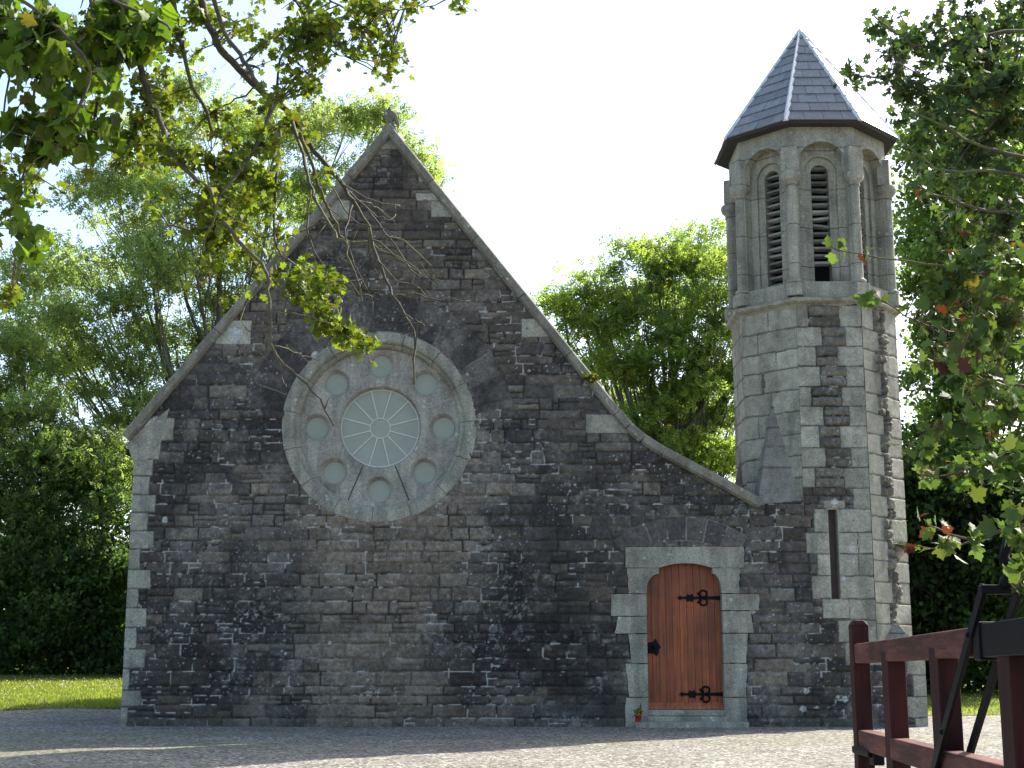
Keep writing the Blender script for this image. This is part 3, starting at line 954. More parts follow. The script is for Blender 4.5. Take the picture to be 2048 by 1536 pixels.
# louvres
for k in (-2, -1, 0, 1, 2):
    lv = MB()
    lv.plate([(-W2/2-.05, ZSILL), (W2/2+.05, ZSILL), (W2/2+.05, ZLS+W2/2+.1), (-W2/2-.05, ZLS+W2/2+.1)], [], bface(k, .46), .02)  # near-black plate stands in for the darkness behind the slats
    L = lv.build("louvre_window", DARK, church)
    z = ZSILL+.06+(.28 if k == 0 else 0)
    n = 0
    while z < ZLS+W2/2-.03:
        w = W2/2 if z < ZLS else math.sqrt(max((W2/2)**2-(z-ZLS)**2, .0025))
        sl = MB()
        M = bface(k, .245) @ Matrix.Translation((0, 0, z)) @ Matrix.Rotation(R_(rnd.uniform(-2, 2) if not (k == 0 and n in (5, 6)) else 7*(1 if n == 5 else -1)), 4, 'Y') @ Matrix.Rotation(R_(-14+rnd.uniform(-4, 4)), 4, 'X')
        cv = rnd.uniform(.65, 1.25)
        sl.box((-w-.005, -.01, -.019), (w+.005, .075, .019), col=(cv, cv, cv), M=M)
        sl.build("slat", LOUV, L)
        z += .117; n += 1
# near-black ring: the belfry's unlit interior put into colour
mb = MB(); ring8(mb, [(RB-.50, ZB), (RB-.50, ZE)]); mb.build("belfry_dark_fill", DARK, church)

# ---- spire: slates laid course by course
RE = 1.485; ZAP = PX(1590, 62, TY)[1]
ZEV = PX(1640, 240, TY-RE*.92)[1]
mb = MB(); hip = MB()
slope = Vector((RE*math.cos(R_(22.5)), ZAP-ZEV))
ncourse = 11
for k in range(8):
    a = R_(45*k)
    n_ = Vector((math.sin(a), -math.cos(a), 0)); u_ = Vector((math.cos(a), math.sin(a), 0))
    ap = RE*math.cos(R_(22.5)); hw0 = RE*math.sin(R_(22.5))
    nor = (n_*(ZAP-ZEV)+Vector((0, 0, ap))).normalized()
    def sp(t, w):
        return Vector((TX, TY, ZEV))+n_*(ap*(1-t))+Vector((0, 0, (ZAP-ZEV)*t))+u_*w
    for c in range(ncourse):
        t0, t1 = c/ncourse, (c+1)/ncourse
        t1b = min(t1+.012, 1)
        h0, h1 = hw0*(1-t0), hw0*(1-t1b)
        sw = .29
        off = (.5 if c % 2 else 0)*sw+rnd.uniform(-.02, .02)
        cuts = [-h0]+[x for x in np.arange(-math.ceil(h0/sw)*sw+off, h0, sw) if -h0+.03 < x < h0-.03]+[h0]
        for i in range(len(cuts)-1):
            x0, x1 = cuts[i]+.003, cuts[i+1]-.003
            y0, y1 = max(-h1, min(h1, x0)), max(-h1, min(h1, x1))
            tone = rnd.uniform(.74, 1.24)
            b0 = .15*tone
            lift = .016+rnd.uniform(-.003, .005)
            A, B, C2, D = sp(t0, x0)+nor*lift, sp(t0, x1)+nor*lift, sp(t1b, y1)+nor*.003, sp(t1b, y0)+nor*.003
            A2, B2 = sp(t0, x0), sp(t0, x1)
            mb.add([A, B, C2, D, A2, B2, sp(t1b, y1)-nor*.004, sp(t1b, y0)-nor*.004], [(0, 1, 2, 3), (4, 5, 1, 0), (5, 6, 2, 1), (7, 4, 0, 3)], (b0*1.0, b0*1.02, b0*1.01))
# soffit and body under the slates
top = Vector((TX, TY, ZAP-.02)); ev = octa(RE-.01, ZEV-.012); inn = octa(TR-.25, ZEV-.02)
mb.add(ev+[top], [(i, (i+1) % 8, 8) for i in range(8)], (.03, .03, .03))
spire = mb.build("spire_roof", SLATE, church)
mb = MB()
ev1, ev0, in0 = octa(RE-.005, ZEV-.004), octa(RE-.03, ZEV-.036), octa(TR-.3, ZEV-.03)
mb.add(ev1+ev0+in0, [(i, (i+1) % 8, 8+(i+1) % 8, 8+i) for i in range(8)]+[(8+i, 8+(i+1) % 8, 16+(i+1) % 8, 16+i) for i in range(8)])
mb.build("eaves_board", m_simple("eaves_timber", (.035, .033, .03), .8, .3, 20), spire)
for i in range(8):
    ang = R_(22.5+45*i)
    b = Vector((TX+RE*math.sin(ang), TY-RE*math.cos(ang), ZEV)); t = Vector((TX, TY, ZAP))
    d = (t-b).normalized(); s = d.cross(Vector((math.sin(ang), -math.cos(ang), 0))).normalized(); n = s.cross(d).normalized()
    if n.z < 0: n = -n
    w = .042
    hb = MB()
    vs = []
    for q, ww in ((b-d*.02, w), (t-d*.03, w*.6)):
        vs += [q-s*ww-n*.004, q+n*.034, q+s*ww-n*.004]
    hb.add(vs, [(0, 1, 4, 3), (1, 2, 5, 4), (0, 2, 1)])
    hb.build("hip_flashing", LEAD, spire)
mb = MB(); mb.lathe([(.06, ZAP-.09), (.045, ZAP-.01), (.02, ZAP+.03), (.0, ZAP+.035)], 8, Matrix.Translation((TX, TY, 0)), close=False)
mb.build("spire_cap", LEAD, spire)

# ---- coping of the gable, stone by stone
def coping(poly, name):
    mb = MB()
    for s in range(len(poly)-1):
        a, b = Vector((poly[s][0], 0, poly[s][1])), Vector((poly[s+1][0], 0, poly[s+1][1]))
        d = b-a; L = d.length; d.normalize()
        nrm = Vector((-d.z, 0, d.x)) if d.x > 0 else Vector((d.z, 0, -d.x))
        if nrm.z < 0: nrm = -nrm
        n = max(1, round(L/1.05))
        for i in range(n):
            p, q = a+d*(L*i/n), a+d*(L*(i+1)/n)
            j = rnd.uniform(-.006, .006); g = .004
            p = p+d*(g if (i or s) else 0)*(n > 1); q = q-d*(g if n > 1 else 0)
            f0 = YW-.105+rnd.uniform(-.006, .006)
            mb_v = []
            for P0 in (p, q):
                for (off, y) in ((-.135, f0+.05), (-.105, f0), (-.01+j, f0), (j+.012, f0+.03), (j+.03, YW+.2), (j, YW+.5), (-.155, YW+.5)):
                    v = P0+nrm*off; mb_v.append(Vector((v.x, y, v.z)))
            m = 7
            fs = [(k, (k+1) % m, m+(k+1) % m, m+k) for k in range(m)]+[tuple(range(m-1, -1, -1)), tuple(range(m, 2*m))]
            if d.x < 0: fs = [f[::-1] for f in fs]
            mb.add(mb_v, fs)
    return mb.build(name, COPE, church, .006)
coping(GABW[1::-1], "coping")
coping(GABW[1:]+[(SQL+.08, ZSQ-.03)], "coping")
# kneeler corbel under the left end of the coping
mb = MB()
kz = PX(258, 898)[1]
pr = [(XL-.01, kz-.18), (XL-.06, kz-.05), (XL-.10, kz+.06), (GABW[0][0]+.03, GABW[0][1]-.14), (GABW[0][0]+.16, GABW[0][1]+.0), (XL+.5, GABW[0][1]+.42), (XL+.4, kz+.1), (XL+.2, kz-.18)]
mb.plate(pr, [], Matrix.Translation((0, YW-.03, 0)), .4)
mb.build("kneeler", GRAN, church, .015)
# broken finial on the apex
mb = MB()
ax, az = GABW[1]
M = Matrix.Translation((ax, YW+.12, az-.06))
mb.add(*(lambda vs, fs: (vs, fs))([M @ Vector(p) for p in ((-.13,-.1,-.03),(.13,-.1,-.03),(.13,.1,-.03),(-.13,.1,-.03),(-.05,-.06,.16),(.05,-.06,.16),(.05,.06,.16),(-.05,.06,.16))],
       [(0,1,5,4),(1,2,6,5),(2,3,7,6),(3,0,4,7),(4,5,6,7)]))
pr = [(-.05, .15), (.04, .15), (.07, .22), (.125, .09), (.165, .13), (.10, .30), (.06, .335), (.03, .34), (.015, .40), (-.02, .41), (-.035, .35), (-.075, .36), (-.095, .30), (-.07, .22)]
mb.plate(pr, [], M @ Matrix.Translation((-.01, -.06, 0)), .12)
mb.build("finial", COPE, church, .02)

# ---- rose window
RM = Matrix.Translation((ROSE[0], YW, ROSE[1])) @ Matrix.Rotation(R_(90), 4, 'X')    # local z towards the camera
mb = MB()
nst = 15
for i in range(nst):
    a0, a1 = 2*math.pi*(i+.12)/nst+.003, 2*math.pi*(i+1.12)/nst-.003
    dr = rnd.uniform(-.012, .012); pr = rnd.uniform(-.005, .005)
    mb.lathe([(RR+dr, -.06), (RR+dr, .022+pr), (RR+dr-.01, .034+pr), (1.30, .036+pr), (1.275, .03), (1.255, .0), (1.25, -.03), (1.22, -.04), (1.195, -.075), (1.19, -.16), (1.18, -.2)], 10, RM, smooth=False, close=False, a0=a0, a1=a1)
rw = mb.build("rose_window", GRAN, church)
mb = MB()
mb.lathe([(1.44, -.04), (1.2, -.2)], 64, RM, close=False)
mb.build("joint_backing", MORT, rw)
def circ(cx, cz, r, n=40):
    return [(cx+r*math.cos(2*math.pi*i/n), cz+r*math.sin(2*math.pi*i/n)) for i in range(n)]
MT = Matrix.Translation((ROSE[0], YW+.13, ROSE[1]))
small = [(.945*math.sin(R_(45*i)), .945*math.cos(R_(45*i))) for i in range(8)]
mb = MB()
mb.plate(circ(0, 0, 1.2, 96), [circ(0, 0, .625, 64)]+[circ(x, z, .208, 32) for x, z in small], MT, .03)
for (x, z), r0, r1, dp in [((0, 0), .626, .595, .085)]+[(s, .209, .168, .075) for s in small]:
    Mx = MT @ Matrix.Translation((x, 0, z)) @ Matrix.Rotation(R_(90), 4, 'X')
    mb.lathe([(r0, .001), (r0-.008, -.006), (r1+.012, -dp*.6), (r1, -dp*.7), (r1, -dp-.06)], 48, Mx, close=False)
mb.build("tracery", TRAC, rw)
TMORT = m_simple("tracery_mortar", (.31, .29, .25), .9, .25, 30)
for i, dark in ((157.5, 1), (202.5, 1), (22.5, 0), (337.5, 0), (67.5, 0), (292.5, 0), (90, 0), (247, 0)):
    a = R_(i); d = Vector((math.sin(a), 0, math.cos(a))); s = Vector((math.cos(a), 0, -math.sin(a)))
    r0, r1 = .63, (1.18 if i != 90 else .71)
    w = .008 if dark else .011
    o = Vector((ROSE[0], YW+.13-.0025, ROSE[1]))
    mb = MB(); mb.add([o+d*r0-s*w, o+d*r0+s*w, o+d*r1+s*w, o+d*r1-s*w], [(0, 1, 2, 3)])
    mb.build("open_joint" if dark else "mortar_joint", MORT if dark else TMORT, rw)
for (x, z), r, dp in [((0, 0), .60, .09)]+[(s, .172, .08) for s in small]:
    mb = MB()
    Mx = MT @ Matrix.Translation((x, 0, z)) @ Matrix.Rotation(R_(90), 4, 'X')
    mb.lathe([(r, -dp-.012), (r, -dp), (.001, -dp)], 48, Mx, close=False, smooth=False)
    mb.build("pane", GLASS, rw)
mb = MB()
Mx = MT @ Matrix.Rotation(R_(90), 4, 'X')
dp = .09
def flatring(r0, r1):
    mb.lathe([(r0, -dp+.001), (r0, -dp+.012), (r1, -dp+.012), (r1, -dp+.001)], 48, Mx, close=False, smooth=False)
flatring(.142, .158); flatring(.574, .592)
for i in range(12):
    a = 2*math.pi*i/12+R_(14.5)
    d = Vector((math.cos(a), 0, math.sin(a))); s = Vector((-math.sin(a), 0, math.cos(a)))
    o = MT @ Vector((0, dp-.011, 0))
    w = .0095
    vs = [o+d*r+s*w*k+Vector((0, y, 0)) for y in (0, .010) for r in (.158, .576) for k in (-1, 1)]
    mb.add(vs, [(0, 1, 3, 2), (0, 4, 5, 1), (2, 3, 7, 6), (0, 2, 6, 4), (1, 5, 7, 3)])
mb.build("glazing_bars", CAME, rw)

# ---- door surround
mb = MB()
l, r, b, s, sh = DO['l'], DO['r'], DO['b'], DO['s'], DO['sh']
for bl_ in blocks:
    cx = sum(p[0] for p in bl_)/len(bl_); cz = sum(p[1] for p in bl_)/len(bl_)
    bl_ = [(x-.003*np.sign(x-cx)*(abs(x-cx) > .05), z-.003*np.sign(z-cz)) for x, z in bl_]
    q_ = []
    for (xa, za), (xb, zb_) in zip(bl_, bl_[1:]+bl_[:1]):
        q_.append((xa, za))
        n_ = int(math.hypot(xb-xa, zb_-za)/.05)
        inner = l-.01 < min(xa, xb) and max(xa, xb) < r+.01
        for i in range(1, n_):
            w_ = 0 if inner else .009
            q_.append((xa+(xb-xa)*i/n_+rnd.uniform(-w_, w_), za+(zb_-za)*i/n_+rnd.uniform(-w_, w_)*.4))
    bl_ = q_
    mb.plate(bl_, [], Matrix.Translation((0, YW-.030+rnd.uniform(-.004, .004), 0)), .31)
ds = mb.build("door_surround", GRAN, church, .007)
mb = MB(); mb.box((l-.15, YW+.01, -.1), (l-.005, YW+.27, sh)); mb.box((r+.005, YW+.01, -.1), (r+.15, YW+.27, sh)); mb.box((l-.1, YW+.01, DO['hm']+.01), (r+.1, YW+.27, zz(1098)))
mb.build("joint_backing", MORT, ds)
# door leaf
mb = MB()
n = 11
yd = YW+.15
for i in range(n):
    x0, x1 = l-.02+(r-l+.04)*i/n+.0018, l-.02+(r-l+.04)*(i+1)/n-.0018
    cv = rnd.uniform(.88, 1.12)
    mb.box((x0, yd+rnd.uniform(-.001, .001), b+.02), (x1, yd+.04, DO['hm']+.03), col=(cv, cv*rnd.uniform(.93, 1.05), cv))
mb.box((l-.02, yd+.012, b), (r+.02, yd+.05, DO['hm']+.03), col=(.25, .25, .25))
door = mb.build("door", DOORW, church, .003)
mb = MB(); mb.add([Vector(p) for p in ((l,yd-.045,b+.012),(r,yd-.045,b+.012),(r,yd+.01,b+.012),(l,yd+.01,b+.012),(l,yd-.035,b+.05),(r,yd-.035,b+.05),(r,yd+.01,b+.12),(l,yd+.01,b+.12))],
                  [(0,1,5,4),(4,5,6,7),(0,4,7,3),(1,2,6,5),(0,3,2,1)], (1.25, 1.3, 1.3))
mb.build("weather_bar", DOORW, door, .004)
for py in (1195, 1389):
    zc_ = PX(1400, py)[1]; xr = r+.01; x_t = xx(1357)
    mb = MB(); M = Matrix.Translation((0, yd-.012, zc_))
    mb.plate([(x_t+.07, -.017), (xr-.14, -.022), (xr, -.032), (xr, .032), (xr-.14, .022), (x_t+.07, .017)], [], M, .013)
    mb.plate([(x_t, 0), (x_t+.05, -.034), (x_t+.075, -.012), (x_t+.075, .012), (x_t+.05, .034)], [], M @ Matrix.Translation((0, -.002, 0)), .012)
    xm = x_t+.20
    mb.plate([(xm-.06, -.02), (xm-.045, -.058), (xm-.012, -.036), (xm+.02, -.062), (xm+.05, -.02), (xm+.05, .02), (xm+.02, .062), (xm-.012, .036), (xm-.045, .058), (xm-.06, .02)], [], M @ Matrix.Translation((0, -.003, 0)), .012)
    xs_ = x_t+.40
    for sg in (-1, 1):
        pts = []
        for i in range(15):
            t = i/14
            a = R_(-100+310*t)
            pts.append(M @ Vector((xs_-.015+.062*math.cos(a)*(1-.25*t), -.004, sg*(.062+.052*math.sin(a)*(1-.2*t)))))
        mb.tube(pts, .0135, 6)
        pts = [M @ Vector((xs_-.05-.05*t, -.004, sg*(.02+.085*t-.03*t*t))) for t in (0, .3, .6, 1)]
        mb.tube(pts, [.02, .017, .02, .012], 6)
    mb.build("hinge", IRON, door)
mb = MB(); x0 = l+.004; zc_ = PX(1310, 1293)[1]
mb.plate([(x0, -.10), (x0+.10, -.10), (x0+.14, -.135), (x0+.17, -.09), (x0+.175, -.04), (x0+.205, -.005), (x0+.175, .03), (x0+.16, .06), (x0+.125, .12), (x0+.10, .07), (x0, .055)], [], Matrix.Translation((0, yd-.012, zc_)), .013)
mb.lathe([(.03, 0), (.026, .02), (.012, .03), (.022, .05), (.018, .062), (0.001, .064)], 16, Matrix.Translation((x0+.10, yd-.012, zc_-.01)) @ Matrix.Rotation(R_(90), 4, 'X'), close=False)
mb.build("lock_plate", IRON, door)
# threshold and steps
mb = MB(); zt = b
mb.box((l-.004, YW-.02, zt-.075), (r+.004, yd+.06, zt+.008)); mb.build("threshold", GRAN, church, .008)
zs1 = PX(1370, 1440, YW-.05)[1]
mb = MB(); mb.box((l-.02, YW-.075, -.05), (r+.03, YW+.1, zt-.08)); mb.build("doorstep", GRAN, church, .012)
mb = MB(); z2 = .075
mb.add([Vector(p) for p in ((xx(1266,1470),YW-.42,-.05),(xx(1490,1470),YW-.40,-.05),(xx(1482,1470),YW-.04,-.05),(xx(1272,1470),YW-.04,-.05),(xx(1266,1470),YW-.42,z2),(xx(1490,1470),YW-.40,z2),(xx(1482,1470),YW-.04,z2+.006),(xx(1272,1470),YW-.04,z2+.006))],
       [(4,5,6,7),(0,1,5,4),(1,2,6,5),(3,0,4,7)])
mb.build("doorstep", GRAN, church, .01)

# ---- slit window
mb = MB(); d_ = .32
x0, x1, z0, z1 = SL
for (a, c, e, f) in (((x0-.02), x0, z0-.02, z1+.02), (x1, x1+.02, z0-.02, z1+.02), (x0, x1, z0-.02, z0), (x0, x1, z1, z1+.02)):
    mb.box((a, YW-.015, e), (c, YW+d_, f))
sw_ = mb.build("slit_window", GRAN, church)
mb = MB(); mb.box((x0-.01, YW+.13, z0-.01), (x1+.01, YW+.15, z1+.01)); mb.build("board", SLITB, sw_)

# ---- body of the church behind the west wall: side walls and slated roofs
BL = 9.5
mb = MB()
ez = GABW[0][1]-.25
mb.box((XL+.01, YW+.02, -.1), (XL+.6, YW+BL, ez)); mb.box((SQR-.7, TY+1.6, -.1), (SQR-.1, YW+BL, ZSQ-.2)); mb.box((XL+.02, YW+BL-.5, -.1), (SQR-.12, YW+BL, ZSQ-.1))
mb.add([Vector((x, YW+BL, z)) for x, z in ((XL+.3, ZSQ), (GABW[1][0], GABW[1][1]-.25), (GABW[5][0], GABW[5][1]-.2), (SQR-.3, ZSQ-.2))], [(0, 1, 2, 3)])
mb.build("side_wall", SIDE, church)
mb = MB()
rp = [(GABW[0][0]-.05, GABW[0][1]-.20), (GABW[1][0], GABW[1][1]-.13)]+[(x, z-.13) for x, z in GABW[2:]]+[(SQR, ZSQ-.65)]
for i in range(len(rp)-1):
    (xa, za), (xb, zb_) = rp[i], rp[i+1]
    L = math.hypot(xb-xa, zb_-za); n = max(1, int(L/.26))
    dn = Vector((-(zb_-za)/L, 0, (xb-xa)/L))
    for j in range(n):
        lo, hi = (j, j+1) if zb_ > za else (j+1, j)
        p = Vector((xa+(xb-xa)*lo/n, 0, za+(zb_-za)*lo/n))+dn*.02; q = Vector((xa+(xb-xa)*hi/n, 0, za+(zb_-za)*hi/n))
        y = YW+.35
        while y < YW+BL+.2:
            t = rnd.uniform(.75, 1.25)*.09
            y2 = y+.8
            mb.add([(p.x, y, p.z), (p.x, y2-.006, p.z), (q.x, y2-.006, q.z), (q.x, y, q.z)], [(0, 1, 2, 3) if zb_ > za else (3, 2, 1, 0)], (t*.95, t, t*1.1))
            y = y2
mb.add([Vector((x, y, z-.03)) for x, z in rp for y in (YW+.3, YW+BL+.2)], [(2*i, 2*i+2, 2*i+3, 2*i+1) for i in range(len(rp)-1)], (.03, .03, .03))
mb.build("main_roof", SLATE, church)
# solid backing just behind the stone face
mb = MB()
bk = [(XL+.05, -.1), (XL+.05, ez)]+[(x, z-.16) for x, z in GABW[1:]]+[(FXL-.02, ZSQ-.1), (FXL-.02, ZSQ-.2), (l-.12, ZSQ-.2)]
mb.plate([(XL+.05, -.1), (l-.14, -.1), (l-.14, 2.6), (FXL-.1, 2.6), (FXL-.1, ZSQ-.25)]+[(x, z-.2) for x, z in GABW[6:0:-1]]+[(XL+.05, ez-.1)], [circ(ROSE[0], ROSE[1], 1.3, 48)], Matrix.Translation((0, YW+.05, 0)), .4)
mb.plate([(r+.14, -.1), (SL[0]-.1, -.1), (SL[0]-.1, 2.6), (r+.14, 2.6)], [], Matrix.Translation((0, YW+.05, 0)), .3)
mb.lathe([(1.31, -.3), (.001, -.3)], 32, RM, close=False)
mb.build("wall_core", MORT, church)
# ------------------------------------------------------------------ timber gate standing open on the right
GX = lambda Y: 1.735+(Y-5.2)*.087
GT = lambda Y: 1.06+(8.2-Y)*.014        # top of the top rail
gate = empty("timber_gate", (GX(8.15), 8.15, float(ground_z(0, 8.15))), "dark red timber gate with black iron straps standing open at right", "gate")
def gbox(mb, Y0, Y1, z0a, z1a, z0b, z1b, w, col=None, xo=0.0):
    """bar running along the gate from Y0 (far) to Y1 (near)"""
    vs = []
    for Y, a, b in ((Y0, z0a, z1a), (Y1, z0b, z1b)):
        x = GX(Y)+xo
        vs += [(x-w/2, Y, a), (x+w/2, Y, a), (x+w/2, Y, b), (x-w/2, Y, b)]
    mb.add(vs, [(0,1,2,3), (7,6,5,4), (0,4,5,1), (1,5,6,2), (2,6,7,3), (3,7,4,0)], col)
def rail(Y0, Y1, t, h, w):
    mb = MB(); gbox(mb, Y0, Y1, t(Y0)-h, t(Y0), t(Y1)-h, t(Y1), w)
    return mb.build("rail", GATEW, gate, .008)
NEAR = 4.05
zb2 = lambda Y: GT(Y)-.475
rail(8.1, NEAR, GT, .108, .085)
rail(8.1, NEAR, zb2, .105, .085)
rail(8.1, NEAR, lambda Y: GT(Y)-.98, .105, .085)
def upright(name, Y, w, d, z0, z1, cap=0.0, xo=0.0, m=POSTW, col=None):
    mb = MB(); x = GX(Y)+xo
    mb.box((x-w/2, Y-d/2, z0), (x+w/2, Y+d/2, z1), col=col)
    if cap:
        vs = [(x-w/2, Y-d/2, z1), (x+w/2, Y-d/2, z1), (x+w/2, Y+d/2, z1), (x-w/2, Y+d/2, z1)]
        c = .02
        vs += [(x-w/2+c, Y-d/2+c, z1+cap), (x+w/2-c, Y-d/2+c, z1+cap), (x+w/2-c, Y+d/2-c, z1+cap), (x-w/2+c, Y+d/2-c, z1+cap)]
        mb.add(vs, [(4,5,6,7), (0,1,5,4), (1,2,6,5), (2,3,7,6), (3,0,4,7)], col)
    return mb.build(name, m, gate, .006)
upright("stile", 8.18, .095, .095, -.12, GT(8.18)+.11, .028)
for i, Y in enumerate((7.12, 5.95, 4.82)):
    upright("upright", Y, .090, .125, -.3, GT(Y)-.06, 0, .0, col=(.9, .85, .85))
upright("stile", NEAR-.03, .12, .12, -.5, GT(NEAR)+.12, .03)
# iron strap wrapped round the near end of the top rail
mb = MB()
gbox(mb, 5.12, NEAR, GT(5.12)-.112, GT(5.12)+.006, GT(NEAR)-.112, GT(NEAR)+.006, .100)
mb.build("iron_strap", IRON, gate, .004)
mb = MB(); gbox(mb, 5.17, 5.08, GT(5.15)-.122, GT(5.15)+.014, GT(5.1)-.122, GT(5.1)+.014, .118)
mb.build("iron_strap", IRON, gate, .006)
# iron yoke astride the gate
def on_gate(px, py, off):
    """point on the vertical plane beside the gate (off metres from its middle)"""
    d = P(px, py, 1.0); o = Vector((0, 0, CZ)); v = Vector((d.x, 1.0, d.z-CZ))
    # GX(Y)+off = v.x*Y
    Y = (1.735-5.2*.087+off)/(v.x-.087)
    return o+v*Y
def flat_bar(pts, w, t):
    mb = MB()
    vs, fs = [], []
    for i, p in enumerate(pts):
        d = (pts[min(i+1, len(pts)-1)]-pts[max(i-1, 0)]).normalized()
        s = Vector((.087, 1, 0)).normalized(); s = (s-d*s.dot(d)).normalized(); n = d.cross(s).normalized()
        vs += [p-s*w/2-n*t/2, p+s*w/2-n*t/2, p+s*w/2+n*t/2, p-s*w/2+n*t/2]
    for i in range(len(pts)-1):
        for k in range(4):
            fs.append((i*4+k, i*4+(k+1) % 4, i*4+4+(k+1) % 4, i*4+4+k))
    fs += [(3, 2, 1, 0), tuple(len(vs)-4+k for k in range(4))]
    mb.add(vs, fs)
    return mb
A0, A1 = on_gate(1966, 1178, -.062), on_gate(1866, 1545, -.062)
A2 = A1+(A1-A0)*.25
B0 = A0+Vector((.125, -.01, .0)); B1 = A1+Vector((.125, -.01, 0)); B2 = A2+Vector((.125, 0, 0))
flat_bar([A0, A1, A2], .048, .016).build("iron_bar", IRON, gate, .002)
flat_bar([B0, B1, B2], .048, .016).build("iron_bar", IRON, gate, .002)
mb = MB()
mb.box((A0.x-.012, A0.y-.022, A0.z-.018), (B0.x+.04, A0.y+.022, A0.z+.014))
mb.build("iron_crossbar", IRON, gate, .004)
mb = MB()
c = (A0+B0)/2+Vector((.02, 0, .0))
mb.tube([c, c+Vector((.0, 0, .03)), c+Vector((.012, 0, .055)), c+Vector((.006, 0, .085)), c+Vector((-.004, 0, .11)), c+Vector((.006, 0, .14)), c+Vector((.018, 0, .17)), c+Vector((.03, 0, .24))], [.034, .024, .019, .022, .018, .019, .020, .019], 10)
mb.build("iron_stem", IRON, gate)
for q in (.22, .75):
    mb = MB(); p = A0+(A1-A0)*q
    mb.lathe([(.011, 0), (.010, .010), (.0, .014)], 10, Matrix.Translation((p.x-.006, p.y, p.z)) @ Matrix.Rotation(R_(-90), 4, 'Y'), close=False)
    mb.build("bolt", IRON, gate)
mb = MB(); mb.box((GX(7.9)-.06, 7.75, .46), (GX(7.9)+.06, 8.12, .50)); mb.box((GX(7.8)-.03, 7.72, .42), (GX(7.8)+.03, 7.82, .53)); mb.build("latch", IRON, gate, .008)

# ------------------------------------------------------------------ pot of flowers by the door
pp = P(1277, 1463, YW-.36)
pot = empty("flower_pot", (pp.x, YW-.36, .078), "tiny red flower pot with a yellow-green plant left of the door step", "plant pot")
mb = MB(); M = Matrix.Translation((pp.x, YW-.36, .078))
mb.lathe([(.036, 0), (.050, .082), (.057, .083), (.058, .105), (.048, .105), (.046, .09), (.0, .088)], 20, M, close=False)
mb.build("pot", TERRA, pot)
def leaf_batch(n, tmpl, pos, scale, rs, droop=0.0, cols=None, normal_bias=None):
    """n copies of a leaf template (verts in the xy plane, tip along +y) -> V, C"""
    T = np.array(tmpl, np.float32)
    d = rs.normal(size=(n, 3)); d[:, 2] -= droop
    d /= np.linalg.norm(d, axis=1, keepdims=True)
    b = rs.normal(size=(n, 3))
    if normal_bias is not None: b += np.array(normal_bias)
    b -= d*(b*d).sum(1, keepdims=True); b /= np.linalg.norm(b, axis=1, keepdims=True)+1e-9
    a = np.cross(d, b)
    s = np.asarray(scale).reshape(-1, 1, 1)
    V = (T[None, :, 0:1]*a[:, None]+T[None, :, 1:2]*d[:, None]+T[None, :, 2:3]*b[:, None])*s+np.asarray(pos)[:, None]
    C = np.repeat(np.asarray(cols)[:, None], len(T), 1)
    return V.reshape(-1, 3), C.reshape(-1, 3)
def leaf_faces(n, k, faces):
    b = (np.arange(n)*k)[:, None, None]
    return (np.array(faces)[None]+b).reshape(-1, len(faces[0]))
SIMPLE = [(0, 0, 0), (-.32, .38, .06), (0, .5, 0), (0, 1, -.05), (.32, .38, .06)]
SIMPLE_F = [(0, 2, 3, 1), (0, 4, 3, 2)]
rs = np.random.RandomState(3)
n = 60
pos = np.array([pp.x, YW-.36, .20])+rs.normal(size=(n, 3))*np.array([.035, .03, .03])
cols = np.array((.17, .17, .03))*rs.uniform(.6, 1.3, (n, 1)); cols[::7] = (.55, .42, .06)
V, C = leaf_batch(n, SIMPLE, pos, rs.uniform(.03, .055, n), rs, -.5, cols)
o = np_mesh("foliage", V, leaf_faces(n, 5, SIMPLE_F), LEAF, C, pot)
mb = MB(); mb.tube([(pp.x+.02, YW-.34, .16), (pp.x+.035, YW-.33, .24), (pp.x+.04, YW-.33, .33)], [.012, .016, .006], 8)
mb.build("stem", m_simple("dark_stem", (.02, .03, .015), .6, .3, 30), pot)

# fern tuft rooted under the coping
fp = P(1185, 756, YW-.14)
n = 70
pos = np.array([fp.x, YW-.14, fp.z])+rs.normal(size=(n, 3))*np.array([.07, .035, .035])
cols = np.array((.10, .11, .022))*rs.uniform(.6, 1.3, (n, 1))
V, C = leaf_batch(n, SIMPLE, pos, rs.uniform(.04, .09, n), rs, -.2, cols)
tag(np_mesh("fern", V, leaf_faces(n, 5, SIMPLE_F), LEAF, C), "small yellow-green fern tuft growing under the gable coping stones", "fern")

# ------------------------------------------------------------------ grass blades and daisies on the lawn
def blades(n, x0, x1, y0, y1, rs):
    x = rs.uniform(x0, x1, n*2); y = rs.uniform(y0, y1, n*2)
    k = lawn_mask(x, y) & ~((x > XL-.1) & (x < SQR+.1) & (y < YW+BL))
    x, y = x[k][:n], y[k][:n]; m = len(x)
    z = ground_z(x, y)+.005
    h = rs.uniform(.035, .085, m); w = rs.uniform(.006, .012, m); a = rs.uniform(0, 6.28, m)
    lx, ly = rs.normal(size=m)*.03, rs.normal(size=m)*.03
    V = np.stack([np.stack([x-w*np.cos(a), y-w*np.sin(a), z], -1), np.stack([x+w*np.cos(a), y+w*np.sin(a), z], -1), np.stack([x+lx, y+ly, z+h], -1)], 1)
    c = np.array((.165, .195, .05))*rs.uniform(.65, 1.35, (m, 1))
    return V.reshape(-1, 3), np.repeat(c, 3, 0)
V1, C1 = blades(90000, -15, -5.4, 25.4, 39, rs); V2, C2 = blades(30000, 5.5, 13, 24, 36, rs)
V = np.concatenate([V1, V2]); C = np.concatenate([C1, C2])
g = np_mesh("grass", V, np.arange(len(V)).reshape(-1, 3), LEAFD, C, smooth=False); g["kind"] = "stuff"
tag(g, "short green grass of the churchyard lawn", "grass")
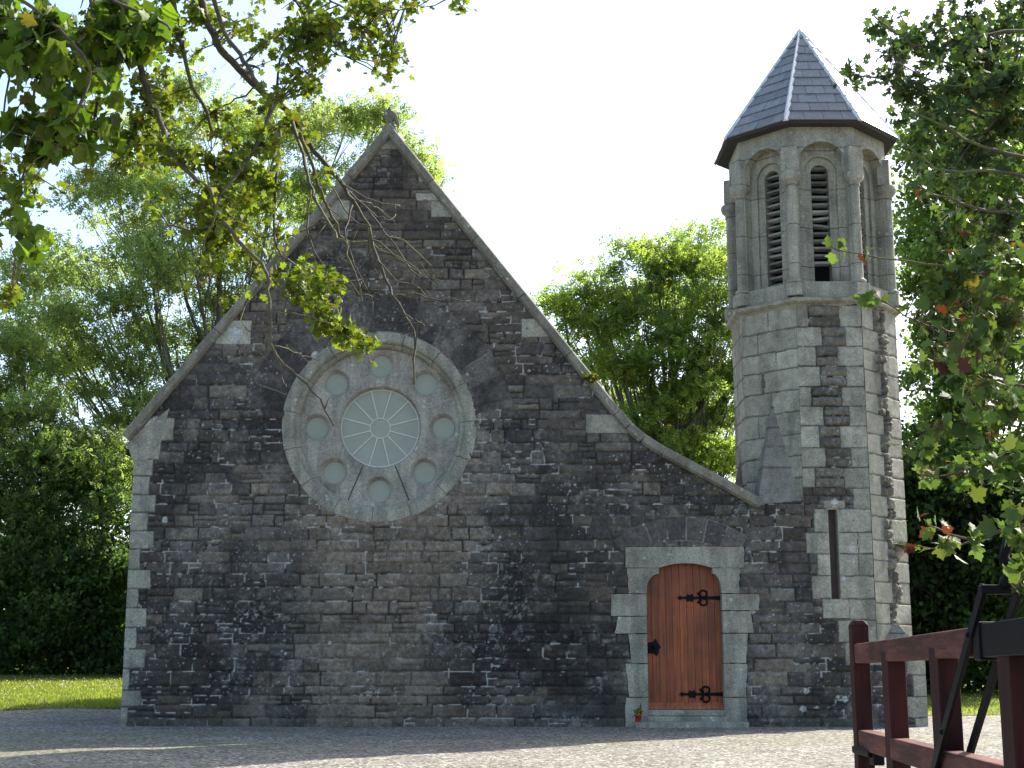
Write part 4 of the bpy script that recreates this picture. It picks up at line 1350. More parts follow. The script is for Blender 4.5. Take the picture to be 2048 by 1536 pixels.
x = np.concatenate([rs.uniform(-15, -5.6, 900), rs.uniform(6, 13, 500)]); y = np.concatenate([rs.uniform(28, 38.5, 900), rs.uniform(24.6, 36, 500)])
k = (vnoise(x, y, .6, 4) > .40); x, y = x[k], y[k]; z = ground_z(x, y)+.085; r = rs.uniform(.012, .022, len(x))
T = np.array([(math.cos(t), math.sin(t), 0) for t in np.arange(0, 6.2, 1.0472)])
V = (np.stack([x, y, z], -1)[:, None]+T[None]*r[:, None, None]+rs.normal(size=(len(x), 6, 3))*.004).reshape(-1, 3)
g = np_mesh("daisies", V, np.arange(len(V)).reshape(-1, 6), m_simple("daisy_white", (.75, .75, .7), .7, .1, 5), None, smooth=False); g["kind"] = "stuff"
tag(g, "scattered white daisies in the shaded grass", "flowers")
# ------------------------------------------------------------------ trees behind the church
def bez(a, b, sag, n=7, wob=0.0, rs=None):
    a, b = np.array(a, float), np.array(b, float)
    t = np.linspace(0, 1, n)[:, None]
    m = (a+b)/2+np.array(sag)
    p = a*(1-t)**2+2*m*t*(1-t)+b*t*t
    if wob and rs is not None: p[1:-1] += rs.normal(size=(n-2, 3))*wob
    return p
def spray_template(k, narrow=.26):
    """pinnate leaf: pairs of leaflets on a stalk, unit length, plus a tip leaflet"""
    vs, fs = [], []
    def leaflet(bx, by, ang, l, w):
        c, s = math.cos(ang), math.sin(ang)
        b = len(vs)
        for u, v, z in ((0, 0, 0), (.5*l, -w*l, .03), (l, 0, -.06), (.5*l, w*l, .03)):
            vs.append((bx+u*c-v*s, by+u*s+v*c, z-.10*(bx+u*c)**2))
        fs.append((b, b+1, b+2, b+3))
    for i in range(k):
        y = .25+.6*i/max(k-1, 1)
        for sg in (-1, 1):
            leaflet(0, y, R_(90)-sg*R_(62), .40, narrow)
    leaflet(0, .85, R_(90), .38, narrow)
    return vs, fs
ASH = spray_template(3)
BROAD = ([(0, 0, 0), (-.45, .35, .10), (-.30, .8, .02), (0, 1, -.10), (.30, .8, .02), (.45, .35, .10), (0, .5, -.02)], [(0, 6, 2, 1), (6, 3, 2, 2), (0, 5, 4, 6), (6, 4, 3, 3)])
BROAD = ([(0, 0, 0), (-.48, .42, .10), (0, 1, -.10), (.48, .42, .10), (0, .5, -.03)], [(0, 4, 2, 1), (0, 3, 2, 4)])

def crown_tree(name, label, base, clumps, tmpl, size, col, per, tr, seed, leafm=LEAFD, barkm=BARKF, sub=.42, droop=.35, group=None, fork=.35, gap=0.0, cat="tree", colv=.35, limbs=None, up=.22, light=None):
    """base: (x, y, z) of the foot; clumps: (px, py, Y, r, flat) ellipsoids of foliage seen at those photo points"""
    rs = np.random.RandomState(seed)
    root = empty(name, base, label, cat, group)
    cl = [(np.array(P(px, py, Y)), r, fl) for px, py, Y, r, fl in clumps]
    mb = MB()
    base = np.array(base, float)
    top = max(c[2] for c, r, f in cl)
    cx = np.mean([c for c, r, f in cl], 0)
    H = top-base[2]
    tp = np.array((base[0]*.45+cx[0]*.55, base[1]*.5+cx[1]*.5, base[2]+H*.80))
    trunk = bez(base-np.array((0, 0, .2)), tp, (rs.normal()*.3, 0, 0), 10, .06, rs)
    mb.tube(trunk, np.linspace(tr, tr*.18, 10), 9)
    allpos, allcol = [], []
    for c, r, fl in cl:
        ti = np.clip((c[2]-base[2])/H*.62-.05+rs.uniform(-.06, .04), .08, .9)
        s = trunk[int(ti*9)]
        lim = bez(s, c, (0, 0, -.10*np.linalg.norm(c-s)), 8, .10, rs)
        r0 = tr*(.45-.25*ti)
        mb.tube(lim, np.linspace(r0, r0*.22, 8), 6)
        ns = max(5, int((r/sub)**2*1.7*(1-gap)))
        u = rs.normal(size=(ns, 3)); u /= np.linalg.norm(u, axis=1, keepdims=True)
        rad = rs.uniform(.45, 1.0, (ns, 1))**.6
        sc = c+u*rad*r*np.array((1, 1, fl))
        for q in sc:
            j = rs.randint(3, 8)
            tw = bez(lim[j], q, (0, 0, -.08), 5, .05, rs)
            mb.tube(tw, np.linspace(r0*.20+.006, .006, 5), 4, cap=False)
        m = int(per)
        pos = np.repeat(sc, m, 0)+rs.normal(size=(ns*m, 3))*sub*np.array((.62, .62, .34))
        cc = np.array(col)*np.repeat(rs.uniform(1-colv*.8, 1+colv, (ns, 1)), m, 0)*rs.uniform(1-colv, 1+colv, (ns*m, 1))
        cc = cc*np.array((1, 1, 1))+np.repeat(rs.uniform(0, .35, (ns, 1)), m, 0)*cc*np.array((.55, .15, -.2))
        allpos.append(pos); allcol.append(cc)
    pos = np.concatenate(allpos); cc = np.concatenate(allcol); n = len(pos)
    V, C = leaf_batch(n, tmpl[0], pos, rs.uniform(.7, 1.25, n)*size, rs, droop, cc, (0, 0, up*2))
    mb.build("trunk", barkm, root)
    np_mesh("crown", V, leaf_faces(n, len(tmpl[0]), tmpl[1]), leafm, C, root, smooth=False)
    return root
def gz(x, y): return float(ground_z(x, y))
# the tall airy ash at left
Yb = 44.0
b = P(430, 1300, Yb)
A = lambda px, py, r, dy=0, fl=.7: (px, py, Yb+dy*1.2, r*1.18, fl)
crown_tree("ash_tree", "tall airy pale green ash tree rising behind the left slope of the gable", (b.x, Yb, gz(b.x, Yb)),
    [A(420, 215, 1.3), A(300, 290, 1.2, 1), A(560, 255, 1.3, -1), A(690, 260, 1.1, 1), A(800, 330, .95), A(835, 345, .55), A(760, 230, .55), A(660, 380, 1.3), A(520, 400, 1.5, 1.5), A(380, 400, 1.5, -1), A(240, 400, 1.4),
     A(170, 520, 1.3, 1), A(300, 540, 1.5, -1.5), A(450, 560, 1.4, 1), A(600, 520, 1.3, 1), A(90, 640, 1.2), A(210, 660, 1.4, -1), A(350, 690, 1.3, 1), A(120, 760, 1.3, 1), A(250, 790, 1.3, -1), A(40, 560, .9), A(470, 700, 1.2, 2), A(560, 640, 1.0, 2), A(380, 820, 1.3, 1)],
    ASH, .275, (.205, .275, .125), 80, .26, 21, sub=.58, gap=-.25)
Y2 = 41.0
b = P(60, 1300, Y2)
A = lambda px, py, r, dy=0, fl=.75: (px, py, Y2+dy, r, fl)
crown_tree("ash_tree", "darker green tree at the left edge behind the lawn", (b.x, Y2, gz(b.x, Y2)),
    [A(40, 720, 1.4), A(-60, 820, 1.6), A(60, 860, 1.5, -1), A(150, 900, 1.5), A(230, 930, 1.3, -1), A(30, 960, 1.6, -1), A(-120, 700, 1.7), A(120, 1020, 1.5, -1), A(250, 1000, 1.2, -1.2), A(20, 1000, 1.3, -1), A(190, 950, 1.1, -.5), A(330, 960, 1.2, 0), A(90, 930, 1.0, -1.5)],
    ASH, .25, (.155, .22, .085), 76, .26, 22, sub=.5, gap=-.2)
Y3 = 39.0
k = 0
for px, h, w, seed, lab in ((-40, 1010, 1.7, 31, "dense dark evergreen bush at the far left behind the lawn"), (95, 1040, 1.6, 32, "dark glossy evergreen bush between two others left of the church"), (225, 1000, 1.7, 33, "dark evergreen bush right beside the left corner of the church"), (380, 1040, 1.7, 36, "dark evergreen bush mostly hidden behind the left church corner")):
    b = P(px, 1360, Y3)
    cl = []
    rr = np.random.RandomState(seed)
    for yy in np.arange(h+rr.uniform(-30, 60), 1375, 62):
        for dx in (-55, 5, 62):
            if yy < h+90 and rr.rand() < .45: continue
            cl.append((px+dx+rr.uniform(-14, 14), yy+rr.uniform(-16, 16), Y3+rr.uniform(-.9, .9), rr.uniform(.85, 1.15), .85))
    crown_tree("evergreen_bush", lab, (b.x, Y3, gz(b.x, Y3)), cl, BROAD, .13, (.065, .112, .042), 85, .12, seed, sub=.42, droop=.2, group="evergreen bushes beyond the lawn", cat="bush")
# broad tree between the gable and the tower
Y4 = 36.0
b = P(1345, 1250, Y4)
A = lambda px, py, r, dy=0, fl=.62: (px, py, Y4+dy, r, fl)
crown_tree("broad_tree", "bright green spreading tree between the gable and the bell tower", (b.x, Y4, gz(b.x, Y4)),
    [A(1400, 490, 1.15), A(1310, 500, 1.0, -.5), A(1270, 560, .9), A(1440, 560, 1.1, -1), A(1350, 590, 1.1, 1), A(1160, 580, .85), A(1125, 610, .7), A(1210, 620, .9, -1), A(1290, 650, 1.1, -1), A(1400, 660, 1.1, -1.2),
     A(1170, 670, .95, .5), A(1240, 720, 1.0, -1), A(1340, 740, 1.0, -1), A(1430, 760, .9), A(1180, 730, .7), A(1290, 800, .7, .5), A(1430, 850, .7, 1), A(1330, 870, .55, .5), A(1390, 900, .6), A(1450, 930, .6), A(1500, 640, 1.1, 1), A(1540, 560, 1.1, 1.5), A(1520, 750, 1., 1), A(1350, 930, .5), A(1300, 870, .6, 1), A(1385, 830, .6, 1.5), A(1440, 820, .6, 1), A(1250, 800, .5, 1.5), A(1330, 800, .7, -1), A(1400, 770, .7, -1), A(1270, 850, .55, -1), A(1360, 890, .55, -1), A(1430, 900, .6, -1)],
    ASH, .215, (.19, .265, .080), 80, .30, 23, sub=.40, gap=0)
# heavy trees at the right
Y5 = 35.0
b = P(1960, 1300, Y5)
A = lambda px, py, r, dy=0, fl=.75: (px, py, Y5+dy, r, fl)
crown_tree("lime_tree", "tall dark green tree filling the right side behind the tower", (b.x, Y5, gz(b.x, Y5)),
    [A(1900, 270, 1.3), A(1980, 200, 1.5), A(2060, 260, 1.6), A(1860, 350, 1.0, -.5), A(1960, 380, 1.5, -1), A(2060, 420, 1.6), A(1870, 450, 1.0), A(1840, 520, .8, .5), A(1930, 520, 1.4, -1), A(2040, 560, 1.6), A(1860, 600, .9),
     A(1950, 650, 1.4, -1), A(2050, 700, 1.5), A(1840, 690, .8, .5), A(1870, 770, 1.0), A(1960, 800, 1.3, -1), A(2060, 850, 1.5), A(1850, 860, .8, 1), A(1900, 920, 1.1), A(2000, 960, 1.4, -1), A(1850, 980, .7, .5), A(1900, 340, 1.2, 2), A(1990, 300, 1.5, 2), A(1880, 520, 1.2, 2), A(1990, 480, 1.5, 2), A(1890, 690, 1.2, 2), A(2000, 640, 1.5, 2), A(1900, 840, 1.1, 2), A(2000, 100, 1.3, 1), A(1910, 190, 1.0, 1), A(1850, 250, .7, 1), A(1835, 420, .6, 1)],
    BROAD, .135, (.14, .21, .075), 120, .24, 24, sub=.44, gap=0)
Y6 = 31.0
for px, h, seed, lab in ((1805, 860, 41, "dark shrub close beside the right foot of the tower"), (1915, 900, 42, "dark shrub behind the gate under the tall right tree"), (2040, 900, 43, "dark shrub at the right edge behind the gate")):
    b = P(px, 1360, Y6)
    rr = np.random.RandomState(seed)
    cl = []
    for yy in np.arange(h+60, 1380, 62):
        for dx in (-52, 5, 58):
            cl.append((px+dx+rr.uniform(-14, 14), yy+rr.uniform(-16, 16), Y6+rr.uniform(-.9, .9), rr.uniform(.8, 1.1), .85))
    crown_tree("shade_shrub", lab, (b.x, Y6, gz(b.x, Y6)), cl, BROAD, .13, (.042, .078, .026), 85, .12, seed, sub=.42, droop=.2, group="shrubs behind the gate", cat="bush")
# far hedge closing the churchyard
rs = np.random.RandomState(77)
n = 60000
x = np.concatenate([rs.uniform(-34, 34, n)]); y = 52+rs.normal(size=n)*1.3; 
ht = 3.6+2.2*vnoise(x, y*0, .35, 3)
z = .4+ht*rs.uniform(0, 1, n)**.7
cc = np.array((.04, .065, .016))*rs.uniform(.6, 1.4, (n, 1))
V, C = leaf_batch(n, BROAD[0], np.stack([x, y, z], -1), rs.uniform(.2, .36, n), rs, .2, cc)
g = np_mesh("far_hedge", V, leaf_faces(n, 5, BROAD[1]), LEAFD, C, smooth=False)
tag(g, "far mass of hedgerow foliage closing the churchyard", "hedge", None, "stuff")
# ------------------------------------------------------------------ overhanging trees close to the camera
def fan(outline, fold=.10, curl=.12):
    vs = [(0, .45, -.02)]+[(x, y, fold*abs(x)*1.0-curl*(y-.4)**2) for x, y in outline]
    n = len(outline)
    return vs, [(0, i+1, (i+1) % n+1) for i in range(n)]
def mirror(half):
    """half outline from base to tip on the +x side"""
    return half+[(-x, y) for x, y in half[-2:0:-1]]
HAW = fan(mirror([(0, 0), (.10, .22), (.40, .34), (.44, .52), (.20, .54), (.36, .72), (.30, .86), (.12, .84), (0, 1.0)]))
MAP = fan(mirror([(0, 0), (.20, -.06), (.40, .06), (.34, .18), (.62, .34), (.66, .50), (.42, .50), (.30, .56), (.36, .74), (.24, .80), (.14, .86), (0, 1.05)]), .16, .14)
IVY = fan(mirror([(0, .06), (.18, -.08), (.44, .08), (.36, .26), (.54, .48), (.30, .58), (.16, .80), (0, 1.0)]), .08, .16)
OVAL = ([(0, 0, 0), (-.26, .4, .05), (0, .5, -.02), (0, 1, -.08), (.26, .4, .05)], [(0, 2, 3), (0, 3, 1), (0, 4, 3)])

def px_path(pts, Y, rs, dy=.25, start=None):
    """a limb through photo points, wandering in depth"""
    out = []
    ph, am = rs.uniform(0, 6), rs.uniform(.5, 1)*dy
    for i, (x, y) in enumerate(pts):
        t = i/max(len(pts)-1, 1)
        out.append(P(x, y, Y+am*math.sin(ph+t*2.6)-am*math.sin(ph)))
    if start is not None: out = [Vector(start)]+out
    # subdivide with a smooth curve and small kinks
    res = []
    n = len(out)
    for i in range(n-1):
        p0, p1, p2, p3 = out[max(i-1, 0)], out[i], out[i+1], out[min(i+2, n-1)]
        for k in range(3):
            t = k/3
            q = .5*((2*p1)+(p2-p0)*t+(2*p0-5*p1+4*p2-p3)*t*t+(3*p1-p0-3*p2+p3)*t**3)
            res.append(q+Vector(rs.normal(size=3)*.003) if (i or k) else q)
    res.append(out[-1])
    return res
def leaves_at(tmpl, pos, size, col, rs, droop, up, var=.35, yellow=.0):
    n = len(pos)
    cc = np.array(col)*rs.uniform(1-var, 1+var, (n, 1))
    cc = cc*(1+rs.uniform(-.12, .12, (n, 3)))
    if yellow:
        k = rs.rand(n) < yellow; cc[k] = np.array((.16, .13, .025))*rs.uniform(.7, 1.2, (k.sum(), 1))
    V, C = leaf_batch(n, tmpl[0], pos, rs.uniform(.55, 1.2, n)*size, rs, droop, cc, (0, 0, up))
    return V, C, leaf_faces(n, len(tmpl[0]), tmpl[1])
def twig_leaves(mb, anchors, centre, r, n_tw, n_lf, rs, rad=.0025, bias=(0, 0, -.35)):
    """short crooked twigs inside a clump, each carrying leaves; returns leaf positions"""
    pos = []
    A = np.array([tuple(a) for a in anchors])
    for _ in range(n_tw):
        e = np.array(centre)+rs.normal(size=3)*r*np.array((.55, .75, .55))
        s = A[np.argmin(((A-e)**2).sum(1)+rs.rand(len(A))*r*r*.3)]
        d = e-s
        L = np.linalg.norm(d)
        m = max(3, int(L/.06))
        t = np.linspace(0, 1, m)[:, None]
        p = s+d*t+np.array(bias)*(t-t*t)*-L*.4
        p[1:-1] += rs.normal(size=(m-2, 3))*.010
        mb.tube([Vector(q) for q in p], np.linspace(rad*1.5, rad*.5, m), 4, cap=False)
        lo = max(0, 1-1.6*r/max(L, 1e-3))
        tt = lo+(1-lo)*rs.rand(n_lf)**.8
        q = np.stack([np.interp(tt, t[:, 0], p[:, k]) for k in range(3)], -1)
        pos.append(q+rs.normal(size=q.shape)*.013)
    return np.concatenate(pos) if pos else np.zeros((0, 3))

# ---- hawthorn with ivy, upper left
rs = np.random.RandomState(51)
YH = 4.7; PXM = YH/2800*1.0
tb = (-4.5, 4.3, gz(-4.5, 4.3))
haw = empty("hawthorn_tree", tb, "hawthorn tree overhanging from the upper left with bare drooping twigs across the gable", "tree")
fork = Vector((-3.7, 4.45, 3.0))
limbs = [
    (13, 2.2, [(385,-60),(405,10),(425,70),(450,110),(490,150),(515,175),(545,200),(580,230),(610,275),(640,315),(680,365),(705,400),(735,450),(755,520),(780,575),(805,620),(825,660),(828,720),(828,768)]),
    (7, 5, [(415,-40),(450,60),(480,110),(500,140),(517,178)]),
    (8, 4, [(340,-50),(355,60),(365,100),(385,170),(410,220),(427,270)]),
    (7, 2, [(556,200),(535,240),(510,300),(470,345),(440,400),(420,450),(400,500)]),
    (5, 2, [(560,262),(555,330),(550,400),(548,470),(560,505),(575,518)]),
    (9, 2.0, [(270,60),(280,140),(295,190),(320,240),(340,300),(380,350),(420,380),(440,430),(475,480),(515,520),(535,550),(540,600),(543,690),(560,720),(600,755),(640,800),(668,852)]),
    (5, 2, [(585,245),(605,310),(622,370),(630,400),(650,430),(670,470),(690,485),(700,520),(720,580),(724,602)]),
    (5, 2, [(600,265),(625,330),(640,385),(665,430),(690,480),(740,487),(800,520),(835,545),(884,563)]),
    (3, 1.3, [(680,365),(720,390),(760,405),(800,411)]), (3, 1.2, [(700,385),(745,425),(775,440),(792,428)]), (3, 1.2, [(690,372),(705,400),(740,407),(762,420),(790,446)]),
    (3, 1.2, [(735,420),(770,462),(792,492),(822,540),(850,555),(868,552)]), (3, 1.2, [(745,480),(770,490),(800,515),(845,548),(870,570)]),
    (3, 1.2, [(790,592),(820,590),(850,596),(900,598),(938,601)]), (3, 1.1, [(622,380),(615,440),(620,480),(640,520),(655,545),(682,535)]),
    (2.6, 1.1, [(705,410),(690,460),(704,510),(716,545),(745,592),(748,630)]), (2.6, 1.1, [(755,520),(790,560),(830,570),(850,590)]), (2.6, 1.0, [(812,630),(830,640),(848,650),(842,662)]),
    (2.4, 1.0, [(736,455),(742,520),(760,560),(765,580)]), (2.4, 1.0, [(770,470),(806,480),(850,520),(868,552)]), (2.4, 1, [(648,340),(690,420),(725,450),(760,455),(800,470)]),
    (3.2, 1.6, [(536,552),(570,555),(600,570),(625,610),(650,640),(690,670),(735,690)]), (2.4, 1.0, [(541,622),(580,625),(640,640),(660,645)]),
    (2.4, 1.0, [(545,692),(590,702),(612,712),(640,722)]), (2.2, 1.0, [(543,650),(500,660),(480,640)]), (2.4, 1, [(560,722),(566,760),(572,775)]), (2.2, 1, [(520,525),(490,560),(478,600)]),
    (4, 1.6, [(610,-40),(650,-10),(690,20),(720,50),(740,90),(765,120),(795,150)]), (4, 1.6, [(540,-40),(590,0),(620,50),(660,100),(690,112)]), (3, 1.4, [(700,-30),(740,10),(800,20),(825,15)]),
    (2.4, 1.2, [(890,-30),(905,-8),(925,18),(932,28)]), (4, 2, [(556,190),(560,120),(590,80),(640,60)]), (3, 1.3, [(512,175),(480,195),(450,210),(430,220)]),
    (5, 2, [(300,200),(270,260),(240,310),(230,345)]), (4, 2, [(340,300),(400,330),(470,330),(520,345)]), (4, 1.8, [(425,380),(390,420),(360,440),(340,455)]), (4, 1.6, [(440,430),(420,480),(412,530),(418,560)]),
    (6, 2, [(60,-40),(90,60),(70,180),(55,300),(40,400),(45,480)]), (7, 3, [(180,-40),(190,60),(200,150),(190,230),(180,290)]), (5, 2, [(0,-30),(20,80),(10,200),(0,330)]),
]
mb = MB(); anchors = []
mb.tube([Vector(tb)+Vector((0, 0, -.2)), Vector((-4.45, 4.3, 1.0)), Vector((-4.25, 4.35, 2.1)), fork, Vector((-2.9, 4.6, 3.7)), Vector((-1.9, 4.7, 4.1))], [.17, .14, .125, .11, .08, .05], 10)
for r0, r1, pts in limbs:
    edge = pts[0][1] < -5
    yo = YH+rs.uniform(-.12, .12)
    path = px_path(pts, yo, rs, .30 if len(pts) > 6 else .12, None)
    if edge:
        st_ = Vector((-2.5+rs.uniform(-.5, .5), 4.64, 3.85+rs.uniform(-.15, .15))); path = [st_, (st_+path[0])/2+Vector((0, 0, .16))]+path
    m = len(path)
    mb.tube(path, [.82*(r0+(r1-r0)*(i/(m-1))**.8)*PXM for i in range(m)], 7 if r0 > 4 else 5)
    anchors += path
    # knobs and short spurs
    for i in range(2, m-1):
        if rs.rand() < (.50 if r0 < 8 else .25):
            q = path[i]; d = Vector(rs.normal(size=3)); d.y *= .6; d.normalize()
            l = rs.uniform(.012, .05)*(1 if rs.rand() < .75 else 2.2)
            mb.tube([q, q+d*l*.55+Vector((0, 0, .004)), q+d*l], [r1*PXM*.75, r1*PXM*.6, r1*PXM*.3], 4)
hp = []
clusters = [  # px, py, r(px), twigs, leaves each
    (330,60,80,16,11),(250,60,90,16,11),(560,60,70,10,11),(650,50,60,12,11),(600,110,60,11,11),(410,20,45,6,9),(630,140,40,6,9),(690,80,40,6,8),(550,20,60,8,10),
    (280,250,70,13,10),(330,310,70,12,10),(240,320,55,9,9),(380,330,60,11,9),(430,350,60,11,9),(480,400,60,11,9),(430,480,50,9,9),(490,470,45,8,9),(412,545,35,5,8),(520,340,55,9,9),(545,290,50,9,9),(565,245,45,8,9),(470,290,40,6,8),
    (380,430,40,6,8),(350,230,60,10,10),(520,230,35,4,8),(430,410,50,9,9),(500,500,40,6,9),(545,430,25,3,8),(300,180,60,9,10),(460,240,25,3,7),
    (590,550,26,6,8),(625,580,32,11,10),(650,575,26,8,9),(650,625,26,7,9),(672,655,22,7,9),(700,670,20,6,9),(722,684,16,4,8),(555,550,14,2,5),
    (660,20,50,8,9),(720,30,45,8,9),(765,15,40,6,9),(805,15,28,5,8),(790,140,24,6,8),(750,80,26,4,8),(775,115,20,4,7),(925,15,12,3,5),(710,110,24,3,7),(640,180,20,2,7),
    (40,420,50,7,9),(70,370,50,6,9),(15,600,20,4,8),(20,340,50,6,9)]
for px, py, r, nt, nl in clusters:
    c = P(px, py, YH+rs.uniform(-.25, .25))
    hp.append(twig_leaves(mb, anchors, c, r*PXM, nt, nl, rs))
mb.build("trunk", BARK, haw)
hp = np.concatenate(hp)
hp = np.concatenate([hp, hp+rs.normal(size=hp.shape)*.016])
V, C, F = leaves_at(HAW, hp, .033, (.115, .160, .024), rs, .25, .9, .4, .03)
np_mesh("crown", V, F, LEAF, C, haw, smooth=False)
# ivy climbing through it
ivy = empty("ivy", (-1.6, 4.55, 3.0), "dark glossy heart-leaved ivy hanging thickly in the top left corner", "ivy")
mb = MB(); ip = []; anc = []
for pts in ([(-80,-60),(40,0),(120,60),(180,140),(150,230),(120,290)], [(-80,100),(0,120),(80,160),(150,180),(260,150)], [(-80,250),(0,260),(60,300),(110,280)], [(-60,400),(20,400),(50,440),(60,480)], [(120,-60),(220,0),(300,30),(340,60)]):
    path = px_path(pts, 4.5+rs.uniform(-.2, .2), rs, .2)
    mb.tube(path, [.007-.004*i/len(path) for i in range(len(path))], 6); anc += path
for px, py, r, nt, nl in ((40,60,90,14,11),(130,60,90,14,11),(60,160,95,15,11),(160,150,90,14,11),(50,250,85,14,10),(150,230,75,12,9),(230,60,70,9,9),(300,30,60,6,8),(220,160,60,7,8),(110,290,50,6,8),(190,270,40,3,7),(50,480,38,3,6),(80,450,40,3,5),(20,430,45,3,6),(300,110,40,3,6)):
    ip.append(twig_leaves(mb, anc, P(px, py, 4.5+rs.uniform(-.3, .25)), r*PXM, nt, nl, rs, .002))
mb.build("stem", BARK, ivy)
ip = np.concatenate(ip); ip = ip[rs.rand(len(ip)) < .9]
V, C, F = leaves_at(IVY, ip, .066, (.085, .135, .020), rs, .8, .5, .4, .02)
np_mesh("foliage", V, F, m_leaf("ivy_leaf", .5, .5, (1.3, 1.35, .4), .2), C, ivy, smooth=False)

# ---- two small trees reaching in from the right: hawthorn above, field maple below
rs = np.random.RandomState(61)
YM = 4.0; PXM2 = YM/2800
MLEAF = m_leaf("maple_leaf", .38, .55, (1.3, 1.25, .5), .22)
def side_tree(name, label, tb, mids, branches, clumps, tmpl, size, col, dup, tip_size, tip_red, barkm, seeds=()):
    root = empty(name, tb, label, "tree")
    mb = MB(); anc, tips = [], []
    trunk = [Vector(tb)+Vector((0, 0, -.2))]+[Vector(q) for q in mids]
    mb.tube(trunk, np.linspace(.075, .016, len(trunk)), 10)
    for r0, r1, pts in branches:
        path = px_path(pts, YM+rs.uniform(-.25, .25), rs, .2)
        s = min(trunk[1:], key=lambda q: abs(q.z-path[0].z))
        path = [s, (s+path[0])/2+Vector((0, 0, .04))]+path
        m = len(path)
        mb.tube(path, [(r0*1.3+(r1-r0*1.3)*(i/(m-1))**.7)*PXM2 for i in range(m)], 6)
        anc += path[2:]; tips.append(path[-6:])
    pos = [twig_leaves(mb, anc, P(px, py, YM+rs.uniform(-.25, .25)), r*PXM2, nt, nl, rs, .0016) for px, py, r, nt, nl in clumps]
    mb.build("trunk", barkm, root)
    pos = np.concatenate(pos)
    pos = np.concatenate([pos]+[pos+rs.normal(size=pos.shape)*.022 for _ in range(dup)])
    V, C, F = leaves_at(tmpl, pos, size, col, rs, .3, .7, .45, .012)
    np_mesh("crown", V, F, MLEAF, C, root, smooth=False)
    tp = []
    for t in tips:
        q = np.array([tuple(x) for x in t]); k = rs.randint(0, len(q), 9)
        tp.append(q[k]+rs.normal(size=(9, 3))*.014)
    tp = np.concatenate(tp); n = len(tp)
    cc = np.array(col)*rs.uniform(.8, 1.4, (n, 1))
    k = rs.rand(n) < tip_red; cc[k] = np.array((.095, .028, .018))*rs.uniform(.5, 1.2, (k.sum(), 1))
    V, C = leaf_batch(n, tmpl[0], tp, rs.uniform(.6, 1.1, n)*tip_size, rs, .3, cc, (0, 0, .6))
    np_mesh("young_leaves", V, leaf_faces(n, len(tmpl[0]), tmpl[1]), MLEAF, C, root, smooth=False)
    for px, py in seeds:
        c = np.array(P(px, py, YM+rs.uniform(-.2, .1))); n = 30
        sp_ = c+rs.normal(size=(n, 3))*np.array((.012, .009, .006))
        cc = np.array((.20, .15, .085))*rs.uniform(.6, 1.2, (n, 1))
        V, C = leaf_batch(n, OVAL[0], sp_, rs.uniform(.010, .018, n), rs, .2, cc, (0, 0, .3))
        np_mesh("seed_cluster", V, leaf_faces(n, 5, OVAL[1]), MLEAF, C, root, smooth=False)
    return root
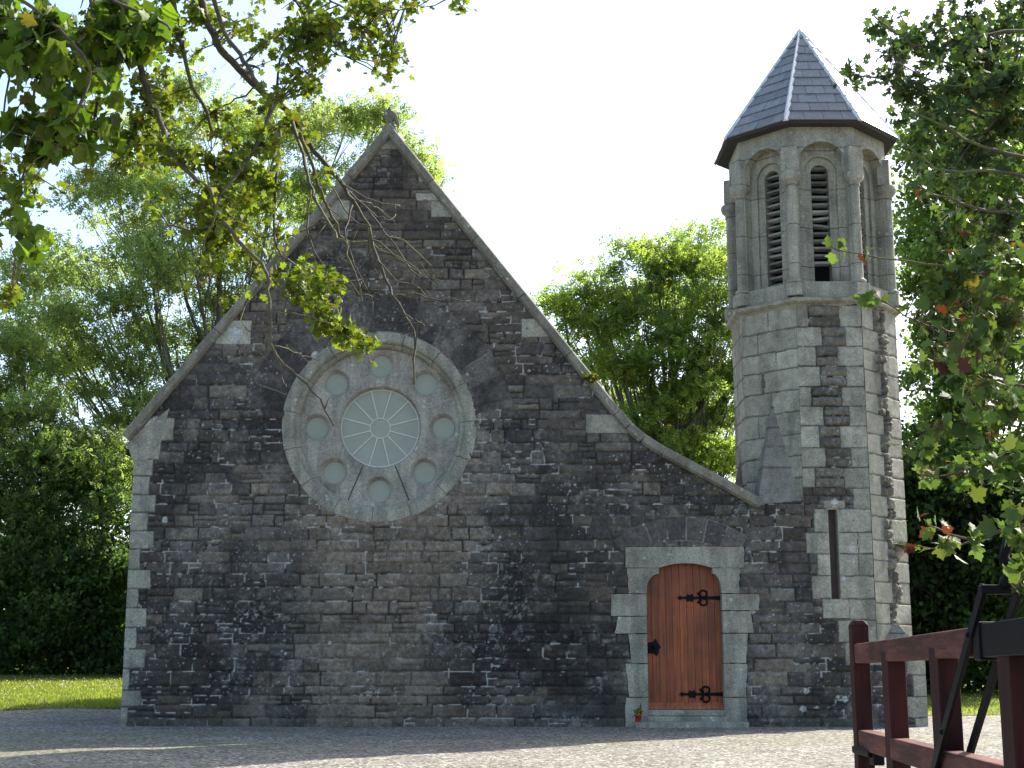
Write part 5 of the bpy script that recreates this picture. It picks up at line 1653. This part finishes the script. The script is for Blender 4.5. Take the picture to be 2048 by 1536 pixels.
side_tree("hawthorn_tree", "dense dark small-leaved hawthorn hanging into the top right corner", (2.5, 4.6, gz(2.5, 4.6)),
    [(2.45, 4.55, .8), (2.3, 4.4, 1.6), (2.1, 4.2, 2.2), (1.98, 4.1, 2.5), (1.92, 4.05, 2.8), (1.88, 4.0, 3.1), (1.84, 4.0, 3.5)],
    [(5, 1.2, [(2120,250),(1990,240),(1900,205),(1800,165),(1725,152),(1690,145)]), (5, 1.2, [(2120,60),(1960,70),(1850,95),(1790,65),(1745,28)]), (4, 1.1, [(2120,150),(1980,140),(1880,120),(1820,60),(1790,20)]),
     (4, 1.1, [(2120,370),(1980,340),(1900,345),(1860,330),(1800,270)]), (4, 1.1, [(2120,330),(1960,290),(1880,250),(1810,215),(1790,165)]), (4, 1.1, [(2120,430),(1980,420),(1900,400),(1850,380),(1810,350)]),
     (2.4, 1., [(1990,240),(1930,300),(1900,345),(1850,350)]), (2.4, 1, [(1900,210),(1850,230),(1820,190)]), (3, 1.1, [(2120,200),(1960,180),(1880,165),(1780,110)]), (3, 1.1, [(2120,480),(2000,480),(1930,500),(1880,505)])],
    [(1990,50,60,13,10),(1930,90,55,12,10),(1860,85,45,8,9),(2040,120,70,13,10),(1960,180,60,13,10),(1890,165,45,9,9),(2010,270,70,14,10),(1920,270,45,8,9),(2030,380,70,13,10),(1950,390,55,9,9),(1880,340,38,5,8),(2060,220,60,10,9),(1800,110,34,5,8),(2040,20,50,10,9),(2000,460,55,8,9),(1830,180,34,6,8),(1780,150,26,4,7),(1725,150,18,3,6),(1765,55,20,4,7),(1850,240,34,5,8),(1930,20,40,6,8)],
    HAW, .034, (.052, .090, .032), 1, .032, .03, m_bark("hawthorn_bark", (.08, .06, .045)))
side_tree("maple_tree", "field maple sprays with big lobed leaves and a few red tips at right", (2.2, 3.9, gz(2.2, 3.9)),
    [(2.12, 3.92, .5), (2.0, 3.95, 1.1), (1.93, 3.97, 1.4), (1.89, 3.98, 1.7), (1.86, 4.0, 2.0), (1.83, 4.0, 2.3), (1.8, 4.0, 2.6)],
    [(3.2, 1.0, [(2120,500),(1960,545),(1880,530),(1790,520),(1700,505),(1652,492)]), (3.2, 1.1, [(2120,700),(1960,680),(1870,650),(1810,630),(1745,592)]), (3.2, 1.1, [(2120,560),(2000,600),(1945,690),(1900,722),(1850,725)]),
     (3, 1.1, [(2120,780),(1990,760),(1930,740),(1880,720),(1865,695)]), (3.4, 1.1, [(2120,740),(1960,820),(1900,850),(1850,865),(1808,900)]), (3, 1.1, [(2120,900),(2000,910),(1930,940),(1880,955),(1840,960)]),
     (3.4, 1.0, [(2120,1040),(2000,1065),(1950,1080),(1900,1098),(1850,1092),(1795,1086)]), (3, 1, [(1950,1075),(1900,1070),(1860,1050),(1850,1040)]), (3, 1.2, [(2120,1120),(2070,1130),(2045,1150),(2035,1180)]), (3, 1.1, [(2120,620),(2030,640),(1960,640),(1900,610),(1875,600)]), (3, 1, [(2120,480),(1960,450),(1880,420),(1840,400)])],
    [(2020,510,60,9,9),(1950,540,40,6,8),(1900,450,36,4,7),(2030,620,60,10,9),(1960,640,40,6,8),(2010,710,55,9,9),(1950,770,42,6,8),(2000,830,48,8,9),(1935,850,38,5,8),(1880,870,28,3,7),(1930,950,36,4,7),(2010,940,45,6,8),(2035,1040,36,6,8),(2040,1130,28,4,8),(1900,1085,20,2,6),(1955,1072,16,2,5),(1880,560,30,3,6),(1890,700,26,3,6),(1745,592,14,1,6)],
    MAP, .043, (.080, .130, .036), 0, .040, .20, m_bark("maple_bark", (.12, .07, .05)), ((1950,760),(1985,870),(1935,690),(1985,770),(1900,690),(2010,600),(1850,945)))
